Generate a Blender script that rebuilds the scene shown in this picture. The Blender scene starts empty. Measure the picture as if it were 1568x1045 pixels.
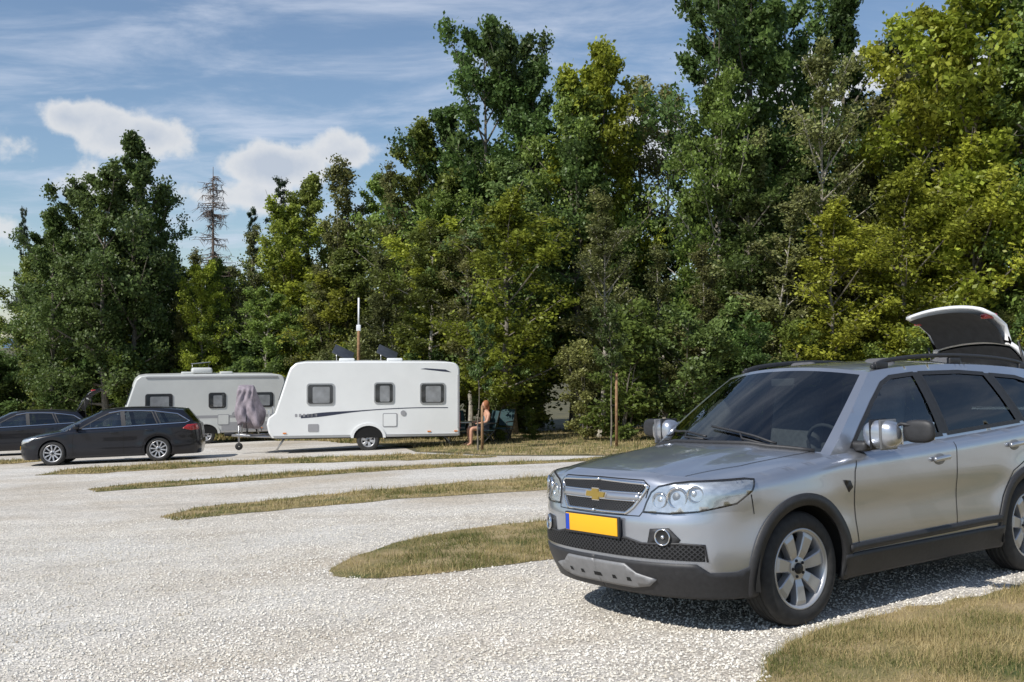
import bpy, bmesh, math, random
import numpy as np
from mathutils import Vector, Matrix
from mathutils.geometry import delaunay_2d_cdt
scene=bpy.context.scene
scene.view_settings.view_transform='Standard'
scene.view_settings.look='None'
scene.view_settings.exposure=0
random.seed(4)
# ---------------------------------------------------------------- terrain
GX,GY,G0=0.0333,-0.0462,0.236
def gz(x,y): return G0+GX*x+GY*y
def g_eff(x,y):
    r=math.hypot(x,y); t=min(max((r-62)/90,0),1); t=t*t*(3-2*t)
    return gz(x,y)*(1-t)+(-4.0)*t
# ---------------------------------------------------------------- node helpers
def new_mat(name):
    m=bpy.data.materials.new(name); m.use_nodes=True
    nt=m.node_tree; nt.nodes.clear()
    out=nt.nodes.new('ShaderNodeOutputMaterial')
    return m,nt,out
def pbr(name,col,rough=.5,metal=0,coat=0,spec=.5,noise=None,bump=0,backdark=False):
    m,nt,out=new_mat(name)
    b=nt.nodes.new('ShaderNodeBsdfPrincipled')
    b.inputs['Base Color'].default_value=(*col,1)
    b.inputs['Roughness'].default_value=rough
    b.inputs['Metallic'].default_value=metal
    b.inputs['Coat Weight'].default_value=coat
    b.inputs['Coat Roughness'].default_value=.03
    b.inputs['Specular IOR Level'].default_value=spec
    tc=nt.nodes.new('ShaderNodeTexCoord')
    if noise:
        sc,amt=noise
        n=nt.nodes.new('ShaderNodeTexNoise'); n.inputs['Scale'].default_value=sc; n.inputs['Detail'].default_value=5
        nt.links.new(tc.outputs['Object'],n.inputs['Vector'])
        r=nt.nodes.new('ShaderNodeMapRange'); r.inputs[1].default_value=.3; r.inputs[2].default_value=.7
        r.inputs[3].default_value=1-amt; r.inputs[4].default_value=1+amt
        nt.links.new(n.outputs['Fac'],r.inputs[0])
        mx=nt.nodes.new('ShaderNodeVectorMath'); mx.operation='SCALE'
        mx.inputs[0].default_value=col
        nt.links.new(r.outputs[0],mx.inputs['Scale'])
        nt.links.new(mx.outputs[0],b.inputs['Base Color'])
        if bump:
            bp=nt.nodes.new('ShaderNodeBump'); bp.inputs['Strength'].default_value=bump; bp.inputs['Distance'].default_value=.01
            nt.links.new(n.outputs['Fac'],bp.inputs['Height']); nt.links.new(bp.outputs[0],b.inputs['Normal'])
    sh=b.outputs[0]
    if backdark:
        g=nt.nodes.new('ShaderNodeNewGeometry')
        d=nt.nodes.new('ShaderNodeBsdfDiffuse'); d.inputs[0].default_value=(.03,.03,.032,1)
        ms=nt.nodes.new('ShaderNodeMixShader')
        nt.links.new(g.outputs['Backfacing'],ms.inputs[0]); nt.links.new(sh,ms.inputs[1]); nt.links.new(d.outputs[0],ms.inputs[2])
        sh=ms.outputs[0]
    nt.links.new(sh,out.inputs[0])
    return m
def glass_mat(name,tint,minr=.06):
    m,nt,out=new_mat(name)
    t=nt.nodes.new('ShaderNodeBsdfTransparent'); t.inputs[0].default_value=(*tint,1)
    g=nt.nodes.new('ShaderNodeBsdfGlossy'); g.inputs['Roughness'].default_value=.01
    f=nt.nodes.new('ShaderNodeLayerWeight'); f.inputs[0].default_value=.25
    r=nt.nodes.new('ShaderNodeMapRange'); r.inputs[3].default_value=minr; r.inputs[4].default_value=.9
    nt.links.new(f.outputs['Fresnel'],r.inputs[0])
    ms=nt.nodes.new('ShaderNodeMixShader')
    nt.links.new(r.outputs[0],ms.inputs[0]); nt.links.new(t.outputs[0],ms.inputs[1]); nt.links.new(g.outputs[0],ms.inputs[2])
    nt.links.new(ms.outputs[0],out.inputs[0])
    return m
M={}
M['silver']=pbr('silver_paint',(.46,.48,.525),.29,.82,1.0,noise=(3,.02),backdark=True)
M['blackpaint']=pbr('black_paint',(.006,.007,.012),.3,0,.6,spec=.3,noise=(3,.05),backdark=True)
M['whitepaint']=pbr('white_paint',(.75,.76,.78),.35,0,1.0,noise=(3,.03),backdark=True)
M['plastic']=pbr('black_plastic',(.022,.022,.024),.55,noise=(40,.2),bump=.1)
M['gap']=pbr('gap_black',(.004,.004,.004),.9)
M['rubber']=pbr('tyre_rubber',(.028,.027,.026),.8,noise=(25,.3),bump=.3)
M['alloy']=pbr('alloy_rim',(.50,.50,.51),.35,.6,.3,noise=(6,.05))
M['alloydark']=pbr('rim_dark',(.03,.03,.03),.5,.5)
M['chrome']=pbr('chrome',(.75,.75,.76),.12,1.0)
M['skid']=pbr('skid_grey',(.22,.22,.225),.5,.3,noise=(20,.1))
M['gold']=pbr('gold_badge',(.50,.36,.10),.3,.8)
M['yellow']=pbr('plate_yellow',(.80,.40,.01),.5)
M['blue']=pbr('plate_blue',(.01,.05,.4),.5)
M['red']=pbr('lamp_red',(.35,.01,.01),.2,0,1)
M['orange']=pbr('lamp_orange',(.7,.2,.02),.3,0,1)
M['interior']=pbr('interior_grey',(.035,.036,.04),.85,noise=(12,.2))
M['seat']=pbr('seat_cloth',(.085,.085,.09),.9,noise=(30,.2))
M['lamp']=pbr('lamp_reflector',(.66,.67,.68),.22,.7,noise=(30,.15))
M['lampglass']=glass_mat('lamp_glass',(.93,.95,.96),.12)
M['glass']=glass_mat('car_glass',(.68,.74,.72),.12)
M['glassdark']=glass_mat('tinted_glass',(.22,.25,.25),.08)
M['caravan']=pbr('caravan_white',(.72,.73,.72),.35,0,.3,noise=(2,.03))
M['caravan2']=pbr('caravan_cream',(.55,.56,.54),.4,0,.2,noise=(2,.04))
M['alu']=pbr('aluminium',(.5,.5,.5),.35,.8)
M['acrylic']=pbr('window_acrylic',(.03,.035,.04),.08,0,1,noise=(3,.3))
M['curtain']=pbr('window_blind',(.22,.23,.24),.25,0,1,noise=(5,.2))
M['decal']=pbr('decal_navy',(.03,.035,.06),.4)
M['decalgrey']=pbr('decal_grey',(.3,.3,.31),.4)
M['fabric']=pbr('cover_fabric',(.25,.215,.24),.9,noise=(8,.25),bump=.5)
M['wood']=pbr('weathered_wood',(.24,.14,.07),.85,noise=(14,.35),bump=.4)
M['panel']=pbr('roof_window_grey',(.045,.05,.06),.45,noise=(8,.2))
M['chair']=pbr('chair_cloth',(.02,.05,.055),.85,noise=(20,.2))
M['skin']=pbr('skin',(.50,.27,.18),.6,noise=(15,.08))
M['hair']=pbr('hair',(.30,.11,.04),.7,noise=(60,.3))
M['shirt']=pbr('shirt',(.04,.13,.16),.85,noise=(20,.2))
M['shorts']=pbr('shorts',(.04,.045,.06),.85,noise=(20,.2))
# ---------------------------------------------------------------- geometry helpers
def bspline(pts,n=300):
    p=np.array(pts,float); p=np.vstack([p[0],p[0],p,p[-1],p[-1]])
    m=len(p)-3; out=[]
    for t in np.linspace(0,m-1e-9,n):
        i=int(t); u=t-i
        b=np.array([(1-u)**3,3*u**3-6*u**2+4,-3*u**3+3*u**2+3*u+1,u**3])/6
        out.append(b@p[i:i+4])
    return np.array(out)
def sm(pts):
    a=bspline(sorted(pts),400)
    return lambda x: np.interp(x,a[:,0],a[:,1])
def pip(P,poly):
    P=np.asarray(P); poly=np.asarray(poly); ins=np.zeros(len(P),bool)
    x,y=P[:,0],P[:,1]; n=len(poly)
    for i in range(n):
        x1,y1=poly[i]; x2,y2=poly[(i+1)%n]
        if y1==y2: continue
        c=((y1>y)!=(y2>y))&(x<(x2-x1)*(y-y1)/(y2-y1)+x1)
        ins^=c
    return ins
def resample(poly,d,closed=True):
    out=[];n=len(poly)
    for i in range(n if closed else n-1):
        a=np.array(poly[i],float);b=np.array(poly[(i+1)%n],float)
        k=max(1,int(np.ceil(np.linalg.norm(b-a)/d)))
        for j in range(k): out.append(a+(b-a)*j/k)
    if not closed: out.append(np.array(poly[-1],float))
    return np.array(out)
def tri_patch(outer,holes,ds,dz=None,bd=None):
    dz=dz or ds; bd=bd or min(ds,dz)*1.3
    loops=[resample(outer,bd)]+[resample(h,bd) for h in holes]
    bnd=np.vstack(loops); edges=[];o=0
    for l in loops:
        n=len(l); edges+=[(o+i,o+(i+1)%n) for i in range(n)]; o+=n
    mn=loops[0].min(0);mx=loops[0].max(0)
    gx=np.arange(mn[0]+ds/2,mx[0],ds);gy=np.arange(mn[1]+dz/2,mx[1],dz)
    pts=bnd
    if len(gx) and len(gy):
        G=np.array(np.meshgrid(gx,gy)).reshape(2,-1).T
        k=pip(G,outer)
        for h in holes: k&=~pip(G,h)
        G=G[k]
        if len(G):
            ok=np.ones(len(G),bool); sc=np.array([1/ds,1/dz])
            for i in range(0,len(G),2000):
                d=(((G[i:i+2000,None]-bnd[None])*sc)**2).sum(2).min(1); ok[i:i+2000]=d>.16
            G=G[ok]
        pts=np.vstack([bnd,G])
    r=delaunay_2d_cdt([Vector(p) for p in pts],edges,[],0,1e-6)
    V=np.array([tuple(v) for v in r[0]]);F=np.array([f for f in r[2] if len(f)==3])
    c=V[F].mean(1); k=pip(c,outer)
    for h in holes: k&=~pip(c,h)
    return V,F[k]
def mesh_obj(name,V,F,mat,parent=None,smooth=True,center=None):
    V=np.asarray(V,float)
    F=[tuple(int(i) for i in f) for f in F]
    if center is not None and len(F):
        s=0
        for f in F[::max(1,len(F)//200)]:
            a,b,c=V[f[0]],V[f[1]],V[f[2]]
            s+=np.dot(np.cross(b-a,c-a),(a+b+c)/3-center)
        if s<0: F=[f[::-1] for f in F]
    me=bpy.data.meshes.new(name); me.from_pydata([tuple(v) for v in V],[],F)
    mats=mat if isinstance(mat,(list,tuple)) else [mat]
    for m in mats: me.materials.append(m)
    if smooth: me.polygons.foreach_set('use_smooth',[True]*len(me.polygons))
    me.update()
    o=bpy.data.objects.new(name,me); scene.collection.objects.link(o)
    if parent: o.parent=parent
    return o
def fast_mesh(name,V,F,mats,mi=None,smooth=False):
    V=np.ascontiguousarray(V,dtype=np.float32);F=np.ascontiguousarray(F,dtype=np.int32)
    me=bpy.data.meshes.new(name);me.vertices.add(len(V));me.vertices.foreach_set('co',V.ravel())
    me.loops.add(F.size);me.loops.foreach_set('vertex_index',F.ravel())
    me.polygons.add(len(F));me.polygons.foreach_set('loop_start',np.arange(0,F.size,F.shape[1],dtype=np.int32))
    for m in mats: me.materials.append(m)
    if mi is not None: me.polygons.foreach_set('material_index',np.asarray(mi,dtype=np.int32))
    me.polygons.foreach_set('use_smooth',np.full(len(F),smooth))
    me.update(calc_edges=True)
    return me
def link(name,me,loc=(0,0,0),rot=(0,0,0),sc=(1,1,1)):
    o=bpy.data.objects.new(name,me);scene.collection.objects.link(o);o.location=loc;o.rotation_euler=rot;o.scale=sc;return o
def empty(name):
    e=bpy.data.objects.new(name,None); scene.collection.objects.link(e); e.empty_display_size=.3; return e
def solid(o,t,off=-1):
    m=o.modifiers.new('s','SOLIDIFY'); m.thickness=t; m.offset=off; return o
def rbox(name,size,loc,mat,parent=None,bev=.02,rot=(0,0,0),seg=3,taper=None):
    bm=bmesh.new(); bmesh.ops.create_cube(bm,size=1)
    for v in bm.verts:
        v.co=Vector((v.co.x*size[0],v.co.y*size[1],v.co.z*size[2]))
        if taper and v.co.z>0: v.co.x*=taper[0]; v.co.y*=taper[1]
    if bev>0: bmesh.ops.bevel(bm,geom=bm.edges[:],offset=bev,segments=seg,profile=.5,affect='EDGES')
    me=bpy.data.meshes.new(name); bm.to_mesh(me); bm.free()
    me.materials.append(mat); me.polygons.foreach_set('use_smooth',[bev>0]*len(me.polygons))
    o=bpy.data.objects.new(name,me); scene.collection.objects.link(o)
    o.location=loc; o.rotation_euler=rot
    if parent: o.parent=parent
    return o
def ellipsoid(name,size,loc,mat,parent=None,rot=(0,0,0),p=2.0,n=20):
    V=[];F=[]
    f=lambda v:(abs(v)**(2/p))*(1 if v>0 else -1)
    for i in range(n+1):
        a=-math.pi/2+math.pi*i/n
        for j in range(n*2):
            b=math.pi*j/n
            V.append((f(math.cos(a))*f(math.cos(b))*size[0],f(math.cos(a))*f(math.sin(b))*size[1],f(math.sin(a))*size[2]))
    for i in range(n):
        for j in range(n*2):
            F.append((i*n*2+j,i*n*2+(j+1)%(n*2),(i+1)*n*2+(j+1)%(n*2),(i+1)*n*2+j))
    o=mesh_obj(name,V,F,mat,parent); o.location=loc;o.rotation_euler=rot
    return o
def lathe(prof,n=64):
    V=[];F=[];m=len(prof)
    for i in range(n):
        a=2*math.pi*i/n
        for r,y in prof: V.append((r*math.cos(a),y,r*math.sin(a)))
    for i in range(n):
        for j in range(m-1):
            a=i*m+j;b=((i+1)%n)*m+j
            F.append((a,a+1,b+1,b))
    return V,F
def tube(name,pts,rad,mat,parent=None,n=8):
    pts=[Vector(p) for p in pts]; V=[];F=[]
    if not isinstance(rad,(list,tuple)): rad=[rad]*len(pts)
    for i,p in enumerate(pts):
        t=(pts[min(i+1,len(pts)-1)]-pts[max(i-1,0)]).normalized()
        a=t.cross(Vector((0,0,1)) if abs(t.z)<.9 else Vector((1,0,0))).normalized(); b=t.cross(a)
        for k in range(n):
            an=2*math.pi*k/n; V.append(p+(a*math.cos(an)+b*math.sin(an))*rad[i])
    for i in range(len(pts)-1):
        for k in range(n): F.append((i*n+k,i*n+(k+1)%n,(i+1)*n+(k+1)%n,(i+1)*n+k))
    F.append(tuple(range(n))[::-1]);F.append(tuple(range((len(pts)-1)*n,len(pts)*n)))
    return mesh_obj(name,V,F,mat,parent)
def make_wheel(car,name,loc,side,R,W,RR,ns,spoke='fat',rim=None):
    rim=rim or M['alloy']
    w=empty(name); w.parent=car; w.location=loc
    if side<0: w.rotation_euler=(0,0,math.pi)
    h=W/2
    prof=[(RR-.005,h*.78),(RR+.010,h*.93),(RR+.035,h*1.0),(R-.05,h*.98),(R-.018,h*.86),(R-.006,h*.70)]
    for g in (.45,.12,-.2,-.5):
        prof+=[(R,h*(g+.09)),(R-.001,h*(g+.045)),(R-.010,h*(g+.035)),(R-.010,h*(g-.035)),(R-.001,h*(g-.045)),(R,h*(g-.09))]
    prof+=[(R-.006,-h*.70),(R-.018,-h*.86),(R-.05,-h*.98),(RR,-h*.8)]
    V,F=lathe(prof,72); mesh_obj('tyre',V,F,M['rubber'],w)
    prof=[(RR+.004,h*.82),(RR+.006,h*.90),(RR-.006,h*.92),(RR-.018,h*.80),(RR-.03,h*.3),(RR-.03,-h*.7)]
    V,F=lathe(prof,64); mesh_obj('rim',V,F,rim,w)
    V,F=lathe([(.001,-h*.25),(RR-.03,-h*.25)],32); mesh_obj('rim_back',V,F,M['alloydark'],w)
    V,F=lathe([(.001,-h*.0),(RR*.60,-h*.0),(RR*.60,-h*.12)],32); mesh_obj('brake_disc',V,F,M['skid'],w)
    V,F=lathe([(.001,h*.80),(.028,h*.80),(.034,h*.74),(.036,h*.62)],24); mesh_obj('hub_cap',V,F,M['alloydark'],w)
    V,F=lathe([(.034,h*.66),(.07,h*.66),(.082,h*.58),(.085,h*.1)],24); mesh_obj('hub',V,F,rim,w)
    SV=[];SF=[]
    for k in range(ns):
        a=2*math.pi*(k+.25)/ns
        w0,w1=(.028,.048) if spoke=='fat' else (.014,.020)
        rs=[.06,RR*.45,RR*.8,RR-.012]; ws=[w0,(w0+w1)/2,w1,w1*1.2]; ys=[h*.64,h*.76,h*.82,h*.74]
        pr=[(-1,-.05),(-.94,-.006),(-.78,0),(.78,0),(.94,-.006),(1,-.05)]
        o=len(SV)
        for r,ww,yy in zip(rs,ws,ys):
            for q,dy in pr:
                x,z=r,q*ww
                SV.append((x*math.cos(a)-z*math.sin(a),yy+dy,x*math.sin(a)+z*math.cos(a)))
        for i in range(3):
            for j in range(5): SF.append((o+i*6+j,o+(i+1)*6+j,o+(i+1)*6+j+1,o+i*6+j+1))
    mesh_obj('spokes',SV,SF,rim,w,smooth=False)
    for k in range(5):
        a=2*math.pi*k/5
        ellipsoid('wheel_nut',(.01,.012,.01),(.052*math.cos(a),h*.67,.052*math.sin(a)),M['alloydark'],w,n=5)
    return w
class Car:
    def __init__(s,name,sp):
        s.sp=sp; s.e=empty(name); s.cen=np.array([-1.35,0,.6])
        pl=bspline(sp['plan'],1200)
        L=np.concatenate([[0],np.cumsum(np.linalg.norm(np.diff(pl,axis=0),axis=1))])
        s.S=np.linspace(0,L[-1],900)
        s.X=np.interp(s.S,L,pl[:,0]);s.Y=np.interp(s.S,L,pl[:,1])
        tx=np.gradient(s.X,s.S);ty=np.gradient(s.Y,s.S);l=np.hypot(tx,ty)
        s.NX=ty/l;s.NY=-tx/l
        s.smax=s.S[-1]
        s.hc=sm(sp['hood']);s.belt=sm(sp['belt']);s.zr=sm(sp['roof'])
        s.LS=sm(sp['lowside']);s.LF=sm(sp['lowfront']);s.LR=sm(sp['lowrear'])
        s.xc=sp['xc']
        yE=np.interp(-s.xc,-s.X,s.Y)-sp['r']
        s.drop=(float(s.hc(s.xc))-float(s.belt(s.xc)));s.yref=yE
        zt=np.array([float(s.belt(x)) for x in s.X])
        s.ZT=zt.copy()
        for it in range(6):
            p=s.P(s.S,s.ZT)
            hz=s.h(p[:,0],p[:,1])
            s.ZT=np.where(s.X>s.xc,hz,zt)
        p=s.P(s.S,s.ZT); s.E=p
        k=s.X<.3
        o=np.argsort(p[k][:,0]); s.ex=p[k][o][:,0];s.ey=p[k][o][:,1]
    def h(s,x,y):
        a=np.abs(y)
        cr=s.sp.get('crease',.01)
        t=np.clip((a-.36)/.14,0,1);t=t*t*(3-2*t)
        return s.hc(x)-s.drop*((a/s.yref)**3)*(1-cr/s.drop)-cr*t
    def P(s,S,Z,off=0.0):
        S=np.asarray(S,float);Z=np.asarray(Z,float)
        x=np.interp(S,s.S,s.X);y=np.interp(S,s.S,s.Y);nx=np.interp(S,s.S,s.NX);ny=np.interp(S,s.S,s.NY)
        l=np.hypot(nx,ny);nx=nx/l;ny=ny/l
        zt=np.interp(S,s.S,s.ZT)
        wf=np.clip(nx,0,1)**2;wr=np.clip(-nx,0,1)**2;ws=ny**2
        ins=wf*s.LF(Z)+wr*s.LR(Z)+ws*s.LS(Z)
        r=s.sp['r']*ws+s.sp.get('rf',.05)*wf+.05*wr
        d=np.clip(zt-Z,0,None)
        q=np.clip(r-d,0,None)
        ins=ins+r-np.sqrt(np.clip(r*r-q*q,0,None))
        for xw in (0,s.sp['xr']):
            dd=np.sqrt((x-xw)**2+(Z-s.sp['R'])**2)
            ins=ins-ws*.016*np.exp(-((dd-.42)/.12)**2)
        ins=ins-off
        return np.stack([x-nx*ins,y-ny*ins,Z],-1)
    def yE(s,x): return np.interp(x,s.ex,s.ey)
    def G(s,x,z,off=0.0):
        x=np.asarray(x,float);z=np.asarray(z,float)
        d=z-s.belt(x)
        return np.stack([x,s.yE(x)-(.22*d+.30*d*d)*s.sp.get('tum',1)+off,z],-1)
    def fs(s,y,z):
        k=np.argmax(s.Y); return (float(np.interp(y,s.Y[:k],s.S[:k])),z)
    def ss(s,x,z): return (float(np.interp(-x,-s.X,s.S)),z)
    def rs(s,y,z):
        k=np.argmax(s.Y); return (float(np.interp(-y,-s.Y[k:],s.S[k:])),z)
    def both(s,name,V,F,mat,th=0,smooth=True,sides=(1,-1)):
        r=[]
        for sg in sides:
            W=np.array(V)*np.array([1,sg,1])
            o=mesh_obj(name,W,F,mat,s.e,center=s.cen,smooth=smooth)
            if th: solid(o,th)
            r.append(o)
        return r
    def panel(s,name,poly,mat,off=.004,d=.03,mp=None,th=.0,sides=(1,-1)):
        mp=mp or s.P
        V,F=tri_patch(poly,[],d)
        return s.both(name,mp(V[:,0],V[:,1],off),F,mat,th,sides=sides)
    def strip_geo(s,pts,w,off=.002,mp=None,closed=False,d=.03):
        mp=mp or s.P
        p=resample(pts,d,closed); n=len(p)
        nx=np.roll(p,-1,0)-p; pv=p-np.roll(p,1,0)
        if not closed: nx[-1]=pv[-1];pv[0]=nx[0]
        a=nx/np.linalg.norm(nx,axis=1)[:,None];b=pv/np.linalg.norm(pv,axis=1)[:,None]
        t=a+b;t/=np.linalg.norm(t,axis=1)[:,None]+1e-9
        nn=np.stack([-t[:,1],t[:,0]],-1); c=np.clip((a*t).sum(1),.5,1)
        A=p+nn*(w/2/c)[:,None];B=p-nn*(w/2/c)[:,None]
        V=np.vstack([mp(A[:,0],A[:,1],off),mp(B[:,0],B[:,1],off)])
        F=[(i,(i+1)%n,n+(i+1)%n,n+i) for i in range(n if closed else n-1)]
        return V,F
    def strip(s,name,pts,w,mat,off=.002,mp=None,closed=False,th=0,sides=(1,-1),d=.03):
        V,F=s.strip_geo(pts,w,off,mp,closed,d)
        return s.both(name,V,F,mat,th,sides=sides)
    def build(s):
        sp=s.sp;paint=sp['paint'];e=s.e;R=sp['R'];ar=sp['arch'];xr=sp['xr']
        zb=sp['zb']
        bot=[(q,zb) for q in np.linspace(0,s.smax,200)]
        top=[(s.S[i],s.ZT[i]) for i in range(len(s.S)-1,-1,-4)]
        if top[-1][0]>0: top.append((0,s.ZT[0]))
        outer=bot+top
        holes=[]
        for xw in (0,xr):
            sc=s.ss(xw,0)[0]
            holes.append([(sc+ar*math.cos(a),R+ar*math.sin(a)) for a in np.linspace(0,2*math.pi,49)[:-1]])
        V,F=tri_patch(outer,holes,.04,.02)
        s.both('body_side',s.P(V[:,0],V[:,1]),F,paint)
        k=s.X>s.xc
        le=[tuple(p[:2]) for p in s.E[k][::3]]
        ye=float(s.yE(s.xc)); bw=sp['bw']
        q=lambda j:1-np.abs(j)**2.2
        cowl=[(s.xc+bw*q(j),ye*j) for j in np.linspace(.97,-.97,30)]
        le=le+[(s.xc,ye)]
        outer=le+cowl+[(x,-y) for x,y in le[::-1]]
        o2=[]
        for p in outer:
            if not o2 or math.hypot(p[0]-o2[-1][0],p[1]-o2[-1][1])>1e-3:o2.append(p)
        V,F=tri_patch(o2,[],.04)
        mesh_obj('hood',np.c_[V,s.h(V[:,0],V[:,1])],F,paint,e,center=np.array([0,0,.2]))
        xa1=sp['xa1'];za1=float(s.zr(xa1));zb0=float(s.belt(s.xc))
        ii=np.concatenate([[0],np.linspace(.03,.95,14),[1]]);jj=np.concatenate([[-1],np.linspace(-.93,.93,25),[1]])
        WV=[]
        for i in ii:
            x=s.xc+(xa1-s.xc)*i; z=zb0+(za1-zb0)*(i+.10*i*(1-i)); y=float(s.G(x,z)[1])
            for j in jj:
                c0=float(s.h(s.xc+bw*q(j),ye*j))-zb0
                WV.append((x+(bw*(1-i)+sp['bt']*i)*q(j),y*j,z+(c0*(1-i)+sp['crown']*i)*q(j)))
        for n_,j in enumerate(jj):
            WV[n_]=(s.xc+bw*q(j),ye*j,float(s.h(s.xc+bw*q(j),ye*j)))
        F=[];G=[];nj=len(jj)
        for i in range(len(ii)-1):
            for j in range(nj-1):
                f=(i*nj+j,(i+1)*nj+j,(i+1)*nj+j+1,i*nj+j+1)
                (F if (i in(0,len(ii)-2) or j in(0,nj-2)) else G).append(f)
        mesh_obj('windshield_frame',WV,F,sp.get('pillar',paint),e,center=s.cen)
        mesh_obj('windshield',WV,G,sp['glass_f'],e,center=s.cen)
        bx=np.linspace(s.xc,sp['xd0'],40)
        al=[(s.xc+(xa1-s.xc)*i,zb0+(za1-zb0)*(i+.10*i*(1-i))) for i in np.linspace(0,1,12)]
        rx=np.linspace(xa1,sp['xd1'],40)
        outer=[(x,float(s.belt(x))) for x in bx]
        zd0=float(s.belt(sp['xd0']));zd1=float(s.zr(sp['xd1']))
        dl=[(sp['xd0']+(sp['xd1']-sp['xd0'])*i,zd0+(zd1-zd0)*i) for i in np.linspace(0,1,8)]
        outer+=dl[1:]+[(x,float(s.zr(x))) for x in rx[::-1]][1:]+al[::-1][1:-1]
        V,F=tri_patch(outer,sp['windows'],.04)
        s.both('cabin_side',s.G(V[:,0],V[:,1]),F,paint)
        for n_,w in enumerate(sp['windows']):
            V,F=tri_patch(w,[],.05)
            s.both('side_window',s.G(V[:,0],V[:,1],-.006),F,sp['glass_f'] if n_==0 else sp['glass_r'])
            s.strip('window_seal',w,.03,M['plastic'],.003,mp=s.G,closed=True)
        for pz in sp.get('blackpillars',[]): s.panel('pillar_trim',pz,M['plastic'],.002,mp=s.G)
        RV=[];ni=30;jj=np.linspace(-1,1,31);nj=31
        for i,x in enumerate(np.linspace(xa1,sp['xd1'],ni)):
            t=i/(ni-1);z=float(s.zr(x));y=float(s.G(x,z)[1])
            for j in jj:
                RV.append((x+sp['bt']*q(j)*(1-t)-sp['bt']*q(j)*t*.8,y*j,z+sp['crown']*q(j)))
        F=[(i*nj+j,(i+1)*nj+j,(i+1)*nj+j+1,i*nj+j+1) for i in range(ni-1) for j in range(nj-1)]
        mesh_obj('roof',RV,F,paint,e,center=s.cen)
        TV=[];ii=[0,.12,.25,.4,.55,.7,.8,.9,1];jj=np.concatenate([[-1],np.linspace(-.88,.88,15),[1]]);nj=len(jj)
        for i in ii:
            x=sp['xd0']+(sp['xd1']-sp['xd0'])*i;z=zd0+(zd1-zd0)*i;y=float(s.G(x,z)[1])
            for j in jj: TV.append((x-sp['bt']*.8*q(j),y*j,z+sp['crown']*i*q(j)))
        F=[];G=[]
        for i in range(len(ii)-1):
            for j in range(nj-1):
                f=(i*nj+j,(i+1)*nj+j,(i+1)*nj+j+1,i*nj+j+1)
                (F if (i in(0,len(ii)-2) or j in(0,nj-2)) else G).append(f)
        if not sp.get('open_tail'):
            mesh_obj('tailgate_frame',TV,F,paint,e,center=s.cen)
            mesh_obj('rear_window',TV,G,sp['glass_r'],e,center=s.cen)
        else:
            base=len(TV)
            for k_,(dz,dx) in enumerate(((-.16,-.10),(-.34,-.12),(-.50,-.09))):
                for j in jj:
                    y=float(s.G(sp['xd0'],zd0)[1]); TV.append((sp['xd0']+dx-sp['bt']*.8*q(j),y*j,zd0+dz))
            rows=[0,base,base+nj,base+2*nj]; LN=[]
            for a,b in zip(rows[:-1],rows[1:]):
                for j in range(nj-1):
                    F.append((a+j,b+j,b+j+1,a+j+1))
                    if 0<j<nj-2: LN.append((a+j,b+j,b+j+1,a+j+1))
            hx,hz=sp['xd1'],zd1; an=-sp['open_tail']
            def swing(pts,inx=0.0):
                o=[]
                for x,y,z in pts:
                    dx,dz=x+inx-hx,z-hz
                    o.append((hx+dx*math.cos(an)-dz*math.sin(an),y,hz+.04+dx*math.sin(an)+dz*math.cos(an)))
                return o
            R2=swing(TV)
            solid(mesh_obj('open_tailgate',R2,F,paint,e,center=s.cen),.035)
            mesh_obj('open_tailgate_window',R2,G,M['acrylic'],e,center=s.cen)
            mesh_obj('tailgate_lining',swing(TV,.055),LN+G,M['interior'],e,center=s.cen)
            for sg in (1,-1):
                p=R2[base+nj+(nj-2 if sg>0 else 1)]
                rbox('tailgate_lamp',(.16,.10,.06),(p[0],p[1],p[2]-.01),M['red'],e,.02)
                tube('gas_strut',[(sp['xd0']+.05,sg*.72,zd0+.05),(R2[0][0],sg*.70,R2[0][2])],.012,M['alloydark'],e)
        k=(s.X<sp['xd0']+.02)
        re=[tuple(p[:2]) for p in s.E[k][::3]]
        yd=float(s.yE(sp['xd0']))
        inn=[(sp['xd0']-sp['bt']*.8*q(j)+.01,yd*j) for j in np.linspace(-.97,.97,20)]
        outer=[(sp['xd0']+.02,yd)]+re+[(x,-y) for x,y in re[::-1]]+[(sp['xd0']+.02,-yd)]+inn
        try:
            V,F=tri_patch(outer,[],.05)
            mesh_obj('rear_deck',np.c_[V,s.belt(V[:,0])],F,paint,e,center=np.array([-2,0,0]))
        except Exception as ex: print('deck',ex)
        xm=(sp['xr'])/2
        rbox('underbody',(-sp['xr']+1.3,1.16,.42),(xm-.02,0,zb+.27),M['interior'],e,.05)
        rbox('cabin_floor',(-sp['xr']-.95,1.66*sp['hw'],.5),(xm,0,zb+.30),M['interior'],e,.05)
        for xw in (0,xr):
            for sg in (1,-1):
                V,F=lathe([(ar+.012,.93*sp['hw']),(ar+.012,.60),(.05,.60)],48)
                V=np.array(V)
                o=mesh_obj('wheel_liner',V*np.array([1,sg,1]),F,M['gap'],e);o.location=(xw,0,R)
                bm=bmesh.new();bm.from_mesh(o.data);bmesh.ops.bisect_plane(bm,geom=bm.verts[:]+bm.edges[:]+bm.faces[:],plane_co=(0,0,-R+zb+.03),plane_no=(0,0,-1),clear_outer=True);bm.to_mesh(o.data);bm.free()
                make_wheel(e,'wheel',(xw,sg*(sp['ty']-sp['tw']/2),R),sg,R,sp['tw'],sp['RR'],sp['ns'],sp.get('spoke','fat'))
        zs=zb+.30
        rbox('dashboard',(.42,1.42*sp['hw'],.30),(s.xc-.28,0,zb0-.14),M['interior'],e,.08)
        sw_x=s.xc-.62
        pts=[(sw_x+.06*math.sin(a),.36+.18*math.cos(a),zb0+.0+.17*math.sin(a)) for a in np.linspace(0,2*math.pi,25)]
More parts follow.
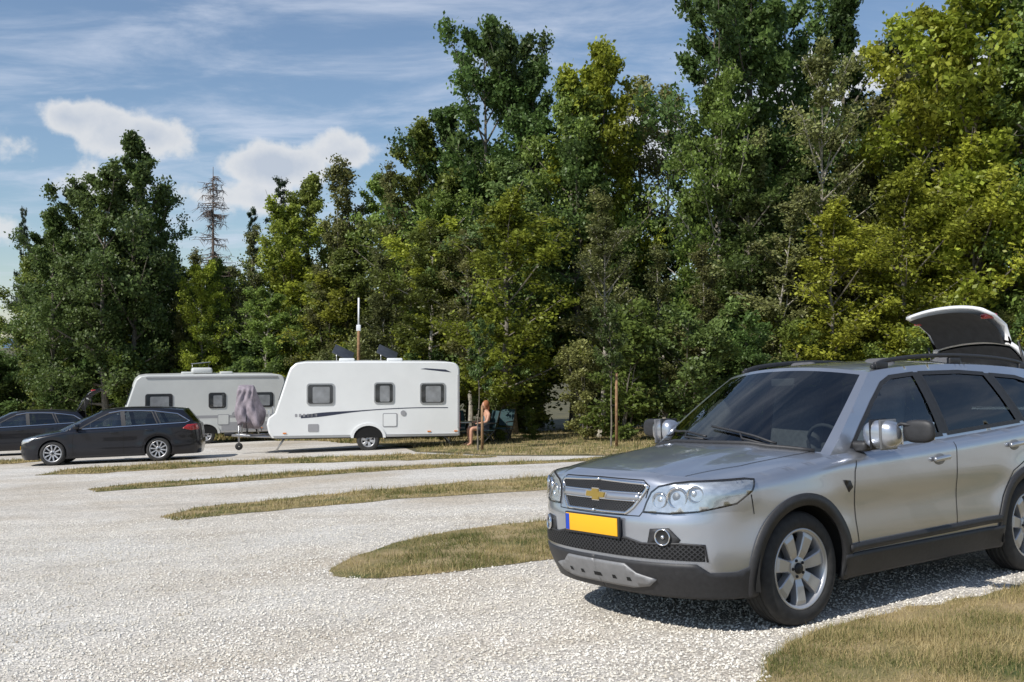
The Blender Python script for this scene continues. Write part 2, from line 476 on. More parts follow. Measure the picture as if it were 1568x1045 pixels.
        tube('steering_wheel',pts,.014,M['interior'],e)
        rbox('steering_hub',(.05,.12,.10),(sw_x,.36,zb0-.01),M['interior'],e,.02)
        hs=sp.get('hs',1.0)
        for xs in sp['seats']:
            for ys in (.36,-.36):
                rbox('seat_back',(.14,.48,.66*hs),(xs,ys,zs+.62*hs),M['seat'],e,.06,rot=(0,-.22,0))
                rbox('seat_cushion',(.5,.48,.18),(xs+.28,ys,zs+.28*hs),M['seat'],e,.06)
                rbox('headrest',(.10,.26,.19*hs),(xs-.11,ys,zs+1.06*hs),M['seat'],e,.05,rot=(0,-.2,0))
        return e
def place(e,x,y,fwd,z=None,level=False):
    f=Vector((fwd[0],fwd[1],0)).normalized()
    n=Vector((0,0,1)) if level else Vector((-GX,-GY,1)).normalized()
    f=(f-n*f.dot(n)).normalized(); l=n.cross(f)
    m=Matrix((( f.x,l.x,n.x),(f.y,l.y,n.y),(f.z,l.z,n.z))).to_4x4()
    m.translation=Vector((x,y,gz(x,y) if z is None else z))
    e.matrix_world=m
SUVSP=dict(plan=[(.93,0),(.93,.20),(.90,.44),(.80,.71),(.62,.88),(.36,.935),(0,.94),(-.8,.94),(-1.8,.94),(-2.7,.94),(-3.2,.93),(-3.52,.88),(-3.67,.68),(-3.71,.4),(-3.71,.2),(-3.71,0)],
        hood=[(.97,.915),(.90,.950),(.82,.985),(.7,1.012),(.5,1.048),(.2,1.088),(-.1,1.115),(-.4,1.14),(-.6,1.15)],
        belt=[(.6,1.02),(0,1.03),(-.4,1.04),(-1,1.06),(-2,1.095),(-3,1.15),(-3.8,1.19)],
        roof=[(-.8,1.53),(-1.1,1.585),(-1.3,1.605),(-1.7,1.63),(-2.2,1.635),(-2.8,1.61),(-3.2,1.575),(-3.6,1.52)],
        lowside=[(.15,.09),(.25,.07),(.35,.035),(.45,.02),(.55,.016),(.66,.020),(.74,.014),(.82,.0),(.92,.0),(1.2,.0)],
        lowfront=[(.15,.14),(.22,.11),(.30,.06),(.38,.02),(.46,.0),(.54,.0),(.62,.004),(.69,.0),(.73,.012),(.80,.04),(.9,.065),(1.0,.085)],
        lowrear=[(.15,.1),(.3,.03),(.5,0),(.8,.02),(1.1,.05),(1.3,.07)],
        r=.09,rf=.07,xc=-.40,bw=.26,xa1=-1.12,bt=.10,crown=.055,xd0=-3.56,xd1=-3.42,crease=.014,
        paint=M['silver'],glass_f=M['glass'],glass_r=M['glassdark'],pillar=M['silver'],
        R=.358,arch=.405,xr=-2.707,zb=.24,hw=1.0,ty=.915,tw=.235,RR=.248,ns=7,seats=(-1.55,-2.45),
        windows=[[(-.64,1.085),(-.80,1.22),(-1.0,1.37),(-1.2,1.50),(-1.33,1.545),(-1.62,1.565),(-1.68,1.115)],
                 [(-1.77,1.12),(-1.71,1.568),(-2.2,1.57),(-2.52,1.55),(-2.74,1.165)],
                 [(-2.83,1.175),(-2.62,1.54),(-2.95,1.515),(-3.15,1.47),(-3.38,1.25),(-3.34,1.215)]],
        blackpillars=[[(-1.66,1.12),(-1.61,1.575),(-1.72,1.575),(-1.78,1.12)],[(-2.73,1.16),(-2.51,1.555),(-2.63,1.548),(-2.84,1.17)]])
# ---------------------------------------------------------------- silver SUV
def silver_suv():
    sp=SUVSP
    c=Car('silver_suv_car',sp);e=c.build()
    fs,ss=c.fs,c.ss;pl=M['plastic']
    for xw in (0,sp['xr']):
        s0=ss(xw,0)[0]
        a=np.linspace(-.28,math.pi+.28,40)
        pts=[(s0+.437*math.cos(t),sp['R']+.437*math.sin(t)) for t in a]
        c.strip('arch_cladding',pts,.075,pl,.012,th=.03,d=.03)
    sa,sb=ss(-.40,0)[0],ss(sp['xr']+.40,0)[0]
    c.panel('sill_cladding',[(sa,.235),(sb,.235),(sb,.40),(sa,.40)],pl,.014,th=.03)
    c.strip('sill_trim',[(sa+.05,.435),(sb-.05,.455)],.05,pl,.018,th=.02)
    c.panel('rear_bumper_cladding',[(ss(sp['xr']-.40,0)[0],.235),(c.smax,.235),(c.smax,.5),(ss(-3.3,0)[0],.5),(ss(sp['xr']-.42,0)[0],.42)],pl,.012,th=.02)
    c.panel('bumper_cladding',[(0,.235),(ss(.40,0)[0],.235),(ss(.42,0)[0],.44),(ss(.55,0)[0],.40),fs(.80,.40),fs(.74,.455),fs(.3,.455),(0,.455)],pl,.010,th=.02)
    c.panel('skid_plate',[(0,.275),fs(.30,.275),fs(.44,.30),fs(.50,.345),fs(.36,.375),fs(.28,.43),(0,.43)],M['skid'],.022,th=.02)
    for y in (.0,.14,.27):
        c.panel('skid_vent',[fs(y+.0 if y else 0,.320),fs(y+.04,.320),fs(y+.035,.345),fs(y+.005 if y else 0,.345)],M['gap'],.0235)
    lg=[(0,.478),fs(.60,.478),fs(.78,.472),fs(.78,.565),fs(.66,.575),fs(.42,.565),fs(.30,.590),(0,.590)]
    c.panel('lower_grille',lg,M['gap'],.004)
    def mesh_bars(poly,step,w,name):
        poly=np.array(poly);mn=poly.min(0);mx=poly.max(0);AV=[];AF=[]
        for sgn in (1,-1):
            k=mn[0]-(mx[1]-mn[1])
            while k<mx[0]+(mx[1]-mn[1]):
                t=np.linspace(0,mx[1]-mn[1],16)
                pts=np.stack([(k+t*1.2) if sgn>0 else (k+(mx[1]-mn[1])*1.2-t*1.2),mn[1]+t],-1)
                ins=pts[pip(pts,poly)]
                if len(ins)>2:
                    V,F=c.strip_geo([tuple(ins[0]),tuple(ins[-1])],w,.009);o=sum(map(len,AV));AV.append(V);AF+=[tuple(i+o for i in f) for f in F]
                k+=step
        c.both(name,np.vstack(AV),AF,pl)
    mesh_bars(lg,.034,.007,'grille_mesh')
    c.strip('grille_edge',[(0,.592),fs(.30,.592),fs(.42,.567),fs(.66,.577),fs(.78,.567),fs(.79,.47)],.014,pl,.008,th=.01)
    c.panel('fog_surround',[fs(.46,.575),fs(.48,.66),fs(.60,.67),fs(.665,.60),fs(.64,.565)],pl,.006,th=.008)
    fp=c.P(*[np.array([v]) for v in fs(.565,.615)],.010)[0]
    for sg in (1,-1):
        g=empty('fog_lamp');g.parent=e;g.location=(fp[0],fp[1]*sg,fp[2]);g.rotation_euler=(0,0,-math.pi/2+sg*.42)
        V,F=lathe([(.050,0),(.052,.014),(.046,.018),(.042,.008)],32);mesh_obj('ring',V,F,M['chrome'],g)
        V,F=lathe([(.001,.002),(.03,.006),(.042,.010)],32);mesh_obj('lens',V,F,M['alloydark'],g)
        V,F=lathe([(.001,.014),(.012,.012),(.014,.004)],16);mesh_obj('bulb',V,F,M['chrome'],g)
    # two grille openings with a painted bar between them, bright surrounds
    ug=[(0,.752),fs(.28,.752),fs(.325,.785),fs(.36,.822),(0,.822)]
    ug2=[(0,.868),fs(.39,.868),fs(.42,.905),fs(.405,.922),(0,.936)]
    for g_ in (ug,ug2):
        c.panel('upper_grille',g_,M['gap'],.004)
        mesh_bars(g_,.026,.006,'grille_mesh')
    c.strip('grille_surround',[(0,.745),fs(.29,.745),fs(.345,.785),fs(.44,.905),fs(.415,.928),(0,.943)],.017,M['chrome'],.012,th=.012)
    c.strip('grille_crossbar',[(0,.845),fs(.385,.845)],.040,M['silver'],.018,th=.02)
    c.strip('grille_chrome_line',[(0,.821),fs(.362,.821)],.009,M['chrome'],.017,th=.01)
    c.strip('grille_chrome_line',[(0,.869),fs(.40,.869)],.009,M['chrome'],.017,th=.01)
    px=c.P(np.array([0.]),np.array([.845]),.0)[0][0]
    bt=[(-.085,-.012),(-.075,.014),(-.03,.014),(-.028,.028),(.03,.028),(.028,.014),(.085,.012),(.075,-.014),(.03,-.014),(.028,-.028),(-.03,-.028),(-.028,-.014)]
    for nm,sc,xo,mt in (('badge_border',1.22,.026,M['chrome']),('badge',1.05,.032,M['gold'])):
        o=mesh_obj(nm,[(px+xo,y*sc*1.05,.845+z*sc*1.2) for y,z in bt],[tuple(range(12))],mt,e,smooth=False,center=c.cen);solid(o,.012)
    pp=c.P(np.array([0.]),np.array([.65]),.0)[0][0]
    rbox('plate_holder',(.02,.545,.135),(pp+.012,0,.652),pl,e,.004)
    rbox('number_plate',(.008,.52,.112),(pp+.024,0,.655),M['yellow'],e,.003)
    rbox('plate_band',(.002,.035,.104),(pp+.0295,-.238,.655),M['blue'],e,0)
    hl=[fs(.425,.760),fs(.44,.815),fs(.47,.878),fs(.52,.914),fs(.62,.936),fs(.72,.946),ss(.56,.952),ss(.45,.955),ss(.395,.948),ss(.43,.885),ss(.54,.812),fs(.76,.770),fs(.60,.756)]
    c.panel('headlamp_housing',hl,M['lamp'],.003)
    c.strip('headlamp_edge',hl,.010,M['gap'],.006,closed=True)
    for (yy,zz,rr,an) in ((.535,.832,.046,.25),(.645,.850,.060,.55),(.745,.872,.046,.85)):
        p=c.P(*[np.array([v]) for v in fs(yy,zz)],.004)[0]
        for sg in (1,-1):
            g=empty('headlamp_unit');g.parent=e;g.location=(p[0],p[1]*sg,p[2])
            g.rotation_euler=(0,0,-math.pi/2+sg*an)
            V,F=lathe([(rr*1.12,0),(rr*1.08,.010),(rr,.012),(rr*.85,.002),(rr*.5,-.02)],24);mesh_obj('bezel',V,F,M['chrome'],g)
            V,F=lathe([(.001,.004),(rr*.4,.0),(rr*.6,-.012)],24);mesh_obj('lens',V,F,M['skid'] if yy==.645 else M['lamp'],g)
    c.panel('headlamp_cover',hl,M['lampglass'],.020)
    gp=M['gap']
    c.strip('hood_gap',[(0,.954),fs(.40,.948),fs(.45,.915),fs(.43,.84)],.006,gp,.0025)
    c.strip('fender_gap',[ss(.44,.86),ss(.43,.80),ss(.42,.74)],.005,gp,.0025)
    c.strip('bumper_gap',[fs(.42,.76),fs(.40,.732),(0,.727)],.005,gp,.0025)
    c.strip('door_gap',[ss(-.56,.45),ss(-.535,.60),ss(-.52,.80),ss(-.53,.93),ss(-.56,1.0)],.006,gp,.0025)
    c.strip('door_gap',[ss(-1.70,.45),ss(-1.70,.75),ss(-1.715,1.06)],.006,gp,.0025)
    c.strip('door_gap',[ss(-2.22,.45),ss(-2.30,.62),ss(-2.45,.80),ss(-2.70,.90),ss(-2.80,1.0),ss(-2.84,1.10)],.006,gp,.0025)
    hx=np.linspace(.68,-.36,30); hy=np.interp(hx,[-.36,.3,.68],[.745,.70,.60])
    V=[];n=30
    for w in (-.003,.003):
        for x,y in zip(hx,hy): V.append((x,y+w,float(c.h(x,y))+.002))
    c.both('hood_edge_gap',V,[(i,i+1,n+i+1,n+i) for i in range(n-1)],gp)
    c.panel('side_indicator',[ss(-.46,.80),ss(-.40,.885),ss(-.475,.875),ss(-.50,.83)],pl,.004,th=.006)
    for x,z in ((-1.50,.955),(-2.50,1.00)):
        s0,_=ss(x,z)
        p=c.P(np.array([s0]),np.array([z]),.02)[0]
        for sg in (1,-1):
            rbox('door_handle',(.19,.026,.034),(p[0],p[1]*sg,p[2]),M['silver'],e,.012,rot=(0,.05,0))
            ellipsoid('handle_cup',(.07,.006,.04),(p[0]+.01,(p[1]-.018)*sg,p[2]-.005),M['skid'],e)
    for sg in (1,-1):
        rbox('mirror_foot',(.10,.16,.07),(-.70,sg*.86,1.085),pl,e,.025)
        ellipsoid('mirror_housing',(.085,.125,.095),(-.72,sg*1.03,1.165),M['silver'],e,(0,0,sg*.12),p=2.8)
        rbox('mirror_face',(.01,.19,.14),(-.80,sg*1.03,1.165),M['chrome'],e,.004)
        for q in (-.035,.04): rbox('mirror_strap',(.185,.014,.20),(-.72,sg*(1.03+q),1.165),M['skid'] if q>0 else pl,e,.01)
        tube('mirror_arm',[(-.74,sg*1.05,1.20),(-.74,sg*1.16,1.235),(-.76,sg*1.24,1.22)],.012,pl,e)
        ellipsoid('towing_mirror',(.035,.105,.075),(-.78,sg*1.26,1.185),pl,e,(0,0,sg*.1),p=3)
        rbox('towing_mirror_glass',(.006,.17,.115),(-.815,sg*1.26,1.185),M['chrome'],e,.002)
    for sg in (1,-1):
        xs=[-1.22,-1.30,-1.42,-1.8,-2.3,-2.8,-3.1,-3.22,-3.30]
        dz=[.012,.035,.048,.058,.062,.058,.048,.035,.012]
        pts=[(x,sg*(float(c.G(x,float(c.zr(x)))[1])-.035),float(c.zr(x))+.012+d) for x,d in zip(xs,dz)]
        pp=bspline(pts,40);tube('roof_rail',pp,.017,pl,e,10)
        for x in (-1.32,-2.25,-3.2):
            rbox('rail_foot',(.15,.036,.05),(x,sg*(float(c.G(x,float(c.zr(x)))[1])-.03),float(c.zr(x))+.028),pl,e,.012)
    q=lambda j:1-np.abs(j)**2.2
    pts=[(c.xc+.26*q(j)+.015,.80*j,float(c.h(c.xc+.26*q(j),.80*j))+.008) for j in np.linspace(-.95,.95,24)]
    tube('cowl_trim',pts,.014,pl,e)
    def wp(i,j):
        xa=c.xc+(sp['xa1']-c.xc)*i;zb0=float(c.belt(c.xc));z=zb0+(float(c.zr(sp['xa1']))-zb0)*(i+.1*i*(1-i));y=float(c.G(xa,z)[1])
        c0=float(c.h(c.xc+sp['bw']*q(j),c.yE(c.xc)*j))-zb0
        return (xa+(sp['bw']*(1-i)+sp['bt']*i)*q(j)+.012,y*j,z+(c0*(1-i)+sp['crown']*i)*q(j)+.016)
    for a,b,d in ((.62,-.10,.12),(-.05,-.72,.13)):
        tube('wiper_blade',[wp(.05+ d*t,a+(b-a)*t) for t in np.linspace(0,1,12)],.009,pl,e)
        tube('wiper_arm',[wp(.02,a),wp(.045,a*.6+b*.4),wp(.055+d*.5,a*.5+b*.5)],.008,pl,e)
    rbox('rear_view_mirror',(.03,.22,.06),(-.98,0,1.53),M['interior'],e,.01)
    return e
suv=silver_suv()
place(suv,1.194+.12,7.08,(-.82,-.572))
def white_suv():
    sp=dict(SUVSP);sp.update(paint=M['whitepaint'],pillar=M['whitepaint'],open_tail=2.12,glass_f=M['glassdark'])
    c=Car('white_suv_car',sp);e=c.build()
    c.panel('tail_lamp',[c.ss(-3.45,.98),c.ss(-3.45,1.13),c.rs(.72,1.13),c.rs(.70,.95)],M['red'],.006,th=.01)
    c.panel('pillar_lamp',[(-3.50,1.22),(-3.40,1.48),(-3.34,1.48),(-3.44,1.22)],M['red'],.006,mp=c.G,th=.01)
    c.panel('sill_cladding',[c.ss(-.4,.235),c.ss(-2.3,.235),c.ss(-2.3,.4),c.ss(-.4,.4)],M['plastic'],.012,th=.02)
    for sg in (1,-1):
        tube('roof_rail',[(x,sg*(float(c.G(x,float(c.zr(x)))[1])-.03),float(c.zr(x))+.05) for x in np.linspace(-1.3,-3.3,12)],.017,M['plastic'],e)
    return e
wsuv=white_suv()
place(wsuv,8.80,12.6,(.95,.30))
# ---------------------------------------------------------------- black estates
def estate(name,opn=0):
    sp=dict(plan=[(.92,0),(.92,.2),(.89,.48),(.78,.72),(.60,.84),(.34,.89),(0,.90),(-.8,.90),(-1.8,.90),(-2.7,.90),(-3.2,.885),(-3.55,.83),(-3.72,.64),(-3.77,.4),(-3.77,.2),(-3.77,0)],
        hood=[(.95,.66),(.88,.70),(.78,.745),(.6,.79),(.3,.86),(0,.91),(-.3,.955),(-.6,.98)],
        belt=[(.6,.84),(0,.87),(-.4,.895),(-1,.915),(-2,.945),(-3,.985),(-3.8,1.0)],
        roof=[(-.9,1.30),(-1.2,1.385),(-1.5,1.425),(-1.9,1.445),(-2.4,1.435),(-2.9,1.40),(-3.3,1.35),(-3.6,1.29)],
        lowside=[(.1,.09),(.2,.06),(.3,.03),(.42,.015),(.55,.02),(.68,.008),(.8,.0),(1.2,.0)],
        lowfront=[(.1,.12),(.18,.07),(.28,.02),(.4,.0),(.52,.01),(.62,.03),(.75,.07),(1.0,.1)],
        lowrear=[(.1,.1),(.25,.03),(.45,0),(.7,.02),(1.0,.06)],
        r=.085,rf=.06,xc=-.30,bw=.30,xa1=-1.22,bt=.10,crown=.05,xd0=-3.60,xd1=-3.28,tum=1.15,crease=.006,
        paint=M['blackpaint'],glass_f=M['glass'],glass_r=M['glassdark'],open_tail=opn,
        R=.325,arch=.355,xr=-2.66,zb=.17,hw=.93,ty=.875,tw=.215,RR=.225,ns=10,spoke='thin',seats=(-1.5,-2.35),hs=.86,
        windows=[[(-.66,.945),(-.9,1.08),(-1.15,1.22),(-1.38,1.325),(-1.68,1.375),(-1.74,.965)],
                 [(-1.82,.97),(-1.76,1.38),(-2.2,1.375),(-2.48,1.345),(-2.64,.995)],
                 [(-2.72,1.0),(-2.56,1.335),(-2.9,1.30),(-3.15,1.25),(-3.42,1.06),(-3.38,1.03)]],
        blackpillars=[[(-1.73,.965),(-1.67,1.385),(-1.77,1.388),(-1.83,.97)]])
    c=Car(name,sp);e=c.build();fs,ss,rs=c.fs,c.ss,c.rs
    c.panel('headlamp',[fs(.42,.60),fs(.50,.665),ss(.62,.735),ss(.38,.775),ss(.42,.74),ss(.60,.64),fs(.6,.58)],M['lamp'],.005,th=.01)
    c.panel('grille',[(0,.56),fs(.36,.57),fs(.44,.665),(0,.66)],M['gap'],.006,th=.01)
    c.strip('grille_chrome',[(0,.62),fs(.42,.64)],.02,M['chrome'],.012,th=.01)
    c.panel('lower_grille',[(0,.25),fs(.5,.25),fs(.56,.36),(0,.36)],M['gap'],.005)
    c.panel('fog_surround',[fs(.6,.30),fs(.74,.30),fs(.72,.40),fs(.62,.38)],M['plastic'],.006,th=.01)
    pp=c.P(np.array([0.]),np.array([.47]),.0)[0][0]
    rbox('number_plate',(.01,.52,.11),(pp+.02,0,.47),M['yellow'],e,.003)
    c.panel('tail_lamp',[ss(-3.28,.86),ss(-3.42,.96),rs(.66,.97),rs(.60,.82),ss(-3.5,.80)],M['red'],.006,th=.01)
    c.strip('window_chrome',[(-.60,.932),(-3.36,1.015),(-3.46,1.06),(-3.15,1.262),(-2.5,1.362),(-1.7,1.392),(-1.38,1.345)],.014,M['chrome'],.005,mp=c.G)
    for pts in ([ss(-.52,.25),ss(-.50,.6),ss(-.54,.86)],[ss(-1.78,.25),ss(-1.78,.9)],[ss(-2.2,.25),ss(-2.32,.6),ss(-2.62,.75),ss(-2.70,.93)]):
        c.strip('door_gap',pts,.008,M['gap'],.003)
    for x,z in ((-1.55,.82),(-2.45,.85)):
        s0,_=ss(x,z);p=c.P(np.array([s0]),np.array([z]),.02)[0]
        for sg in (1,-1): rbox('door_handle',(.19,.026,.03),(p[0],p[1]*sg,p[2]),M['blackpaint'],e,.01)
    for sg in (1,-1):
        ellipsoid('mirror_housing',(.08,.11,.07),(-.62,sg*.97,1.0),M['blackpaint'],e,p=2.6)
        rbox('mirror_foot',(.07,.14,.04),(-.60,sg*.85,.95),M['plastic'],e,.015)
        pts=[(x,sg*(float(c.G(x,float(c.zr(x)))[1])-.03),float(c.zr(x))+.03) for x in np.linspace(-1.4,-3.1,12)]
        tube('roof_rail',pts,.014,M['alloydark'],e)
    c.strip('sill_trim',[ss(-.38,.22),ss(-2.28,.22)],.03,M['plastic'],.004)
    return e
f1=Vector((-2.60,-.52)).normalized()
e1=estate('black_estate_car')
p=Vector((-12.1,26.7))-Vector((-f1.y,f1.x))*.80
place(e1,p.x,p.y,f1)
e2=estate('black_estate_car',1.95)
place(e2,-17.8,33.6,(-.97,-.25))
# ---------------------------------------------------------------- caravans
def rr(w,h,r,n=6):
    P=[]
    for cx,cy,a0 in ((w/2-r,h/2-r,0),(-w/2+r,h/2-r,90),(-w/2+r,-h/2+r,180),(w/2-r,-h/2+r,270)):
        for i in range(n+1):
            a=math.radians(a0+90*i/n);P.append((cx+r*math.cos(a),cy+r*math.sin(a)))
    return P
def side_plate(name,P,y,t,mat,parent,cx=0,cz=0):
    n=len(P);V=[]
    for o in (0,t):
        for a,b in P: V.append((cx+a,y+o,cz+b))
    F=[tuple(range(n)),tuple(range(n,2*n))[::-1]]+[(i,(i+1)%n,n+(i+1)%n,n+i) for i in range(n)]
    o=mesh_obj(name,V,F,mat,parent,smooth=False)
    bm=bmesh.new();bm.from_mesh(o.data);bmesh.ops.recalc_face_normals(bm,faces=bm.faces);bm.to_mesh(o.data);bm.free()
    return o
def caravan(name,L=5.1,W=2.2,H=2.58,kind=1):
    e=empty(name);b=L/2;body=M['caravan'] if kind!=2 else M['caravan2']
    ctrl=[(-b,.42),(-b,.8),(-b,2.0),(-b,H-.28)]+[(-b+.24-.24*math.cos(t),H-.26+.24*math.sin(t)) for t in np.linspace(.2,1.5,6)]
    ctrl+=[(-b+.6,H),(0,H+.02),(b-.85,H)]
    ctrl+=[(b-.60,H-.04),(b-.46,H-.16),(b-.40,H-.30),(b-.10,1.35),(b-.02,1.12),(b+.16,.98),(b+.20,.80),(b+.14,.55),(b+.05,.42)]
    n=len(ctrl);V=[];F=[]
    ys=[-W/2,-W/2+.02,-W/2+.06,0,W/2-.06,W/2-.02,W/2]; ins=[.05,.015,0,0,0,.015,.05]
    cc=np.array([0,1.4])
    for y,i_ in zip(ys,ins):
        for x,z in ctrl:
            d=cc-np.array([x,z]);d/=np.linalg.norm(d);V.append((x+d[0]*i_,y,z+d[1]*i_))
    for k in range(len(ys)-1):
        for i in range(n): F.append((k*n+i,k*n+(i+1)%n,(k+1)*n+(i+1)%n,(k+1)*n+i))
    F.append(tuple(range(n)));F.append(tuple(range((len(ys)-1)*n,len(ys)*n))[::-1])
    o=mesh_obj('body',V,F,body,e,smooth=False)
    bm=bmesh.new();bm.from_mesh(o.data);bmesh.ops.recalc_face_normals(bm,faces=bm.faces);bm.to_mesh(o.data);bm.free()
    for sg in (1,-1):
        y=sg*W/2;y0=y-sg*.01;t=sg*.03
        wins=[(b-1.30,1.66,.78,.62),(b-3.1,1.68,.58,.62),(-b+.80,1.66,.74,.62)] if kind==1 else [(b-1.25,1.62,.95,.56),(b-3.3,1.62,.62,.58),(-b+.9,1.62,.9,.56)]
        for x,z,w,h in wins:
            side_plate('window_frame',rr(w,h,.09),y0,t,M['alu'] if kind==1 else M['plastic'],e,x,z)
            side_plate('window_pane',rr(w-.08,h-.08,.07),y0+sg*.032,sg*.008,M['acrylic'],e,x,z)
            side_plate('window_blind',rr(w-.30,h-.16,.04),y0+sg*.041,sg*.003,M['curtain'],e,x-.02,z-.02)
        P=[(-.42,0)]+[(.42*math.cos(a),.34*math.sin(a)) for a in np.linspace(math.pi*.93,math.pi*.07,14)]+[(.42,0)]
        side_plate('wheel_arch',P,y0,sg*.025,M['gap'],e,0,.40)
        P2=[(.50*math.cos(a),.42*math.sin(a)) for a in np.linspace(math.pi,0,16)]+[(.42*math.cos(a),.35*math.sin(a)) for a in np.linspace(0,math.pi,16)]
        side_plate('arch_trim',P2,y0,sg*.05,body,e,0,.40)
        make_wheel(e,'wheel',(0,sg*(W/2-.08),.325),sg,.325,.19,.19,6,'fat')
        side_plate('skirt_rail',[(-b+.05,-.02),(-.52,-.02),(-.52,.05),(-b+.05,.05)],y0,sg*.03,M['alu'],e,0,.44)
        side_plate('skirt_rail',[(.52,-.02),(b-.02,-.02),(b+.02,.05),(.52,.05)],y0,sg*.03,M['alu'],e,0,.44)
        side_plate('corner_rail',[(-b+.02,-.8),(-b+.07,-.8),(-b+.07,.75),(-b+.02,.75)],y0,sg*.028,M['decalgrey'],e,0,1.45)
        side_plate('service_hatch',rr(.42,.40,.04),y0,sg*.02,M['decalgrey'],e,-.62,.90)
        side_plate('service_hatch_door',rr(.37,.35,.03),y0+sg*.02,sg*.006,body,e,-.62,.90)
        side_plate('vent_cover',rr(.15,.15,.07),y0,sg*.03,M['decalgrey'],e,-1.0,1.10)
        side_plate('vent_cover',rr(.30,.22,.03),y0,sg*.02,M['decalgrey'],e,b-1.1,.70)
        for x in (-b+.12,-b+.9,b-.3): side_plate('marker_lamp',rr(.10,.035,.01),y0,sg*.03,M['orange'],e,x,.56)
        if kind==1:
            xs=np.linspace(b-.75,-b+.35,30); f=lambda t:1.02+.28*np.sin(np.clip(t*1.7,0,1.57))-.06*t
            tt=np.linspace(0,1,30); wd=.012+.045*np.exp(-((tt-.12)/.18)**2)
            P=[(x,f(t_)+w_) for x,t_,w_ in zip(xs,tt,wd)]+[(x,f(t_)-w_) for x,t_,w_ in list(zip(xs,tt,wd))[::-1]]
            side_plate('swoosh_decal',P,y0+sg*.011,sg*.003,M['decal'],e)
            side_plate('top_decal',[(-b+.25,-.03),(-b+.42,.05),(-b+1.0,.09),(-b+1.15,.07),(-b+.55,0)],y0+sg*.011,sg*.003,M['decal'],e,0,2.30)
            for k in range(6): side_plate('lettering',rr(.07,.09,.02),y0+sg*.011,sg*.003,M['decalgrey'],e,b-.62-.11*k,1.06)
        else:
            side_plate('stripe_decal',[(-b+.05,-.05),(b-.1,-.05),(b-.16,.05),(-b+.05,.05)],y0+sg*.011,sg*.003,M['decalgrey'],e,0,1.02)
            side_plate('lower_panel',[(-b+.04,-.02),(-.55,-.02),(-.55,.28),(-b+.04,.28)],y0+sg*.011,sg*.004,M['decalgrey'],e,0,.52)
            side_plate('awning_rail',[(-b+.3,-.02),(b-.8,-.02),(b-.8,.02),(-b+.3,.02)],y0,sg*.035,M['decalgrey'],e,0,H-.09)
    sl=math.atan2(.30,H-.30-1.35)
    for yy,ww in ((0,.95),(.74,.42),(-.74,.42)) if kind==1 else ((0,1.7),):
        rbox('front_window',(.03,ww,.70),(b-.235,yy,1.82),M['acrylic'],e,.012,rot=(0,-sl,0))
    rbox('front_locker',(.03,W-.5,.35),(b+.185,0,.78),M['decalgrey'],e,.01)
    for sg in (1,-1): rbox('grab_handle',(.05,.03,.25),(b+.15,sg*.9,1.08),M['alu'],e,.01)
    rbox('rear_window',(.03,1.4,.5),(-b-.005,0,1.75),M['acrylic'],e,.012)
    for sg in (1,-1): rbox('rear_lamp',(.03,.14,.5),(-b-.005,sg*.95,.85),M['red'],e,.01)
    for x in (-.2,1.2) : rbox('roof_vent',(.45,.45,.09),(x-.6,0.2,H+.05),body,e,.03)
    for sg in (1,-1):
        tube('drawbar',[(b-.2,sg*.55,.40),(b+1.25,sg*.03,.43)],.035,M['alu'],e)
        tube('corner_steady',[(-b+.4,sg*.7,.42),(-b+.15,sg*.7,.03)],.025,M['alu'],e)
        tube('corner_steady',[(b-.3,sg*.7,.42),(b-.05,sg*.7,.03)],.025,M['alu'],e)
    tube('chassis_beam',[(-b+.3,0,.38),(b-.1,0,.38)],.05,M['alloydark'],e)
    rbox('chassis_floor',(L-.2,W-.2,.06),(0,0,.41),M['alloydark'],e,.01)
    rbox('hitch',(.30,.10,.10),(b+1.32,0,.46),M['alloydark'],e,.03)
    tube('jockey_post',[(b+1.05,.08,.12),(b+1.05,.08,.75)],.025,M['alu'],e)
    V,F=lathe([(.02,-.03),(.10,-.035),(.11,0),(.10,.035),(.02,.03)],24)
    o=mesh_obj('jockey_wheel',V,F,M['rubber'],e);o.location=(b+1.05,.08,.11)
    return e
cv=caravan('white_caravan',L=5.3)
place(cv,-4.32,30.2,(-.985,-.17),level=True,z=gz(-4.2,29.3)-.02)
for x in (.70,-.60):
    rbox('raised_roof_panel',(.62,.50,.035),(x,-.1,2.83),M['panel'],cv,.012,rot=(-.55,-.45,0))
    tube('panel_strut',[(x+.2,.1,2.58),(x+.2,.1,2.80)],.012,M['alu'],cv)
    tube('panel_strut',[(x-.2,-.2,2.58),(x-.2,-.2,2.80)],.012,M['alu'],cv)
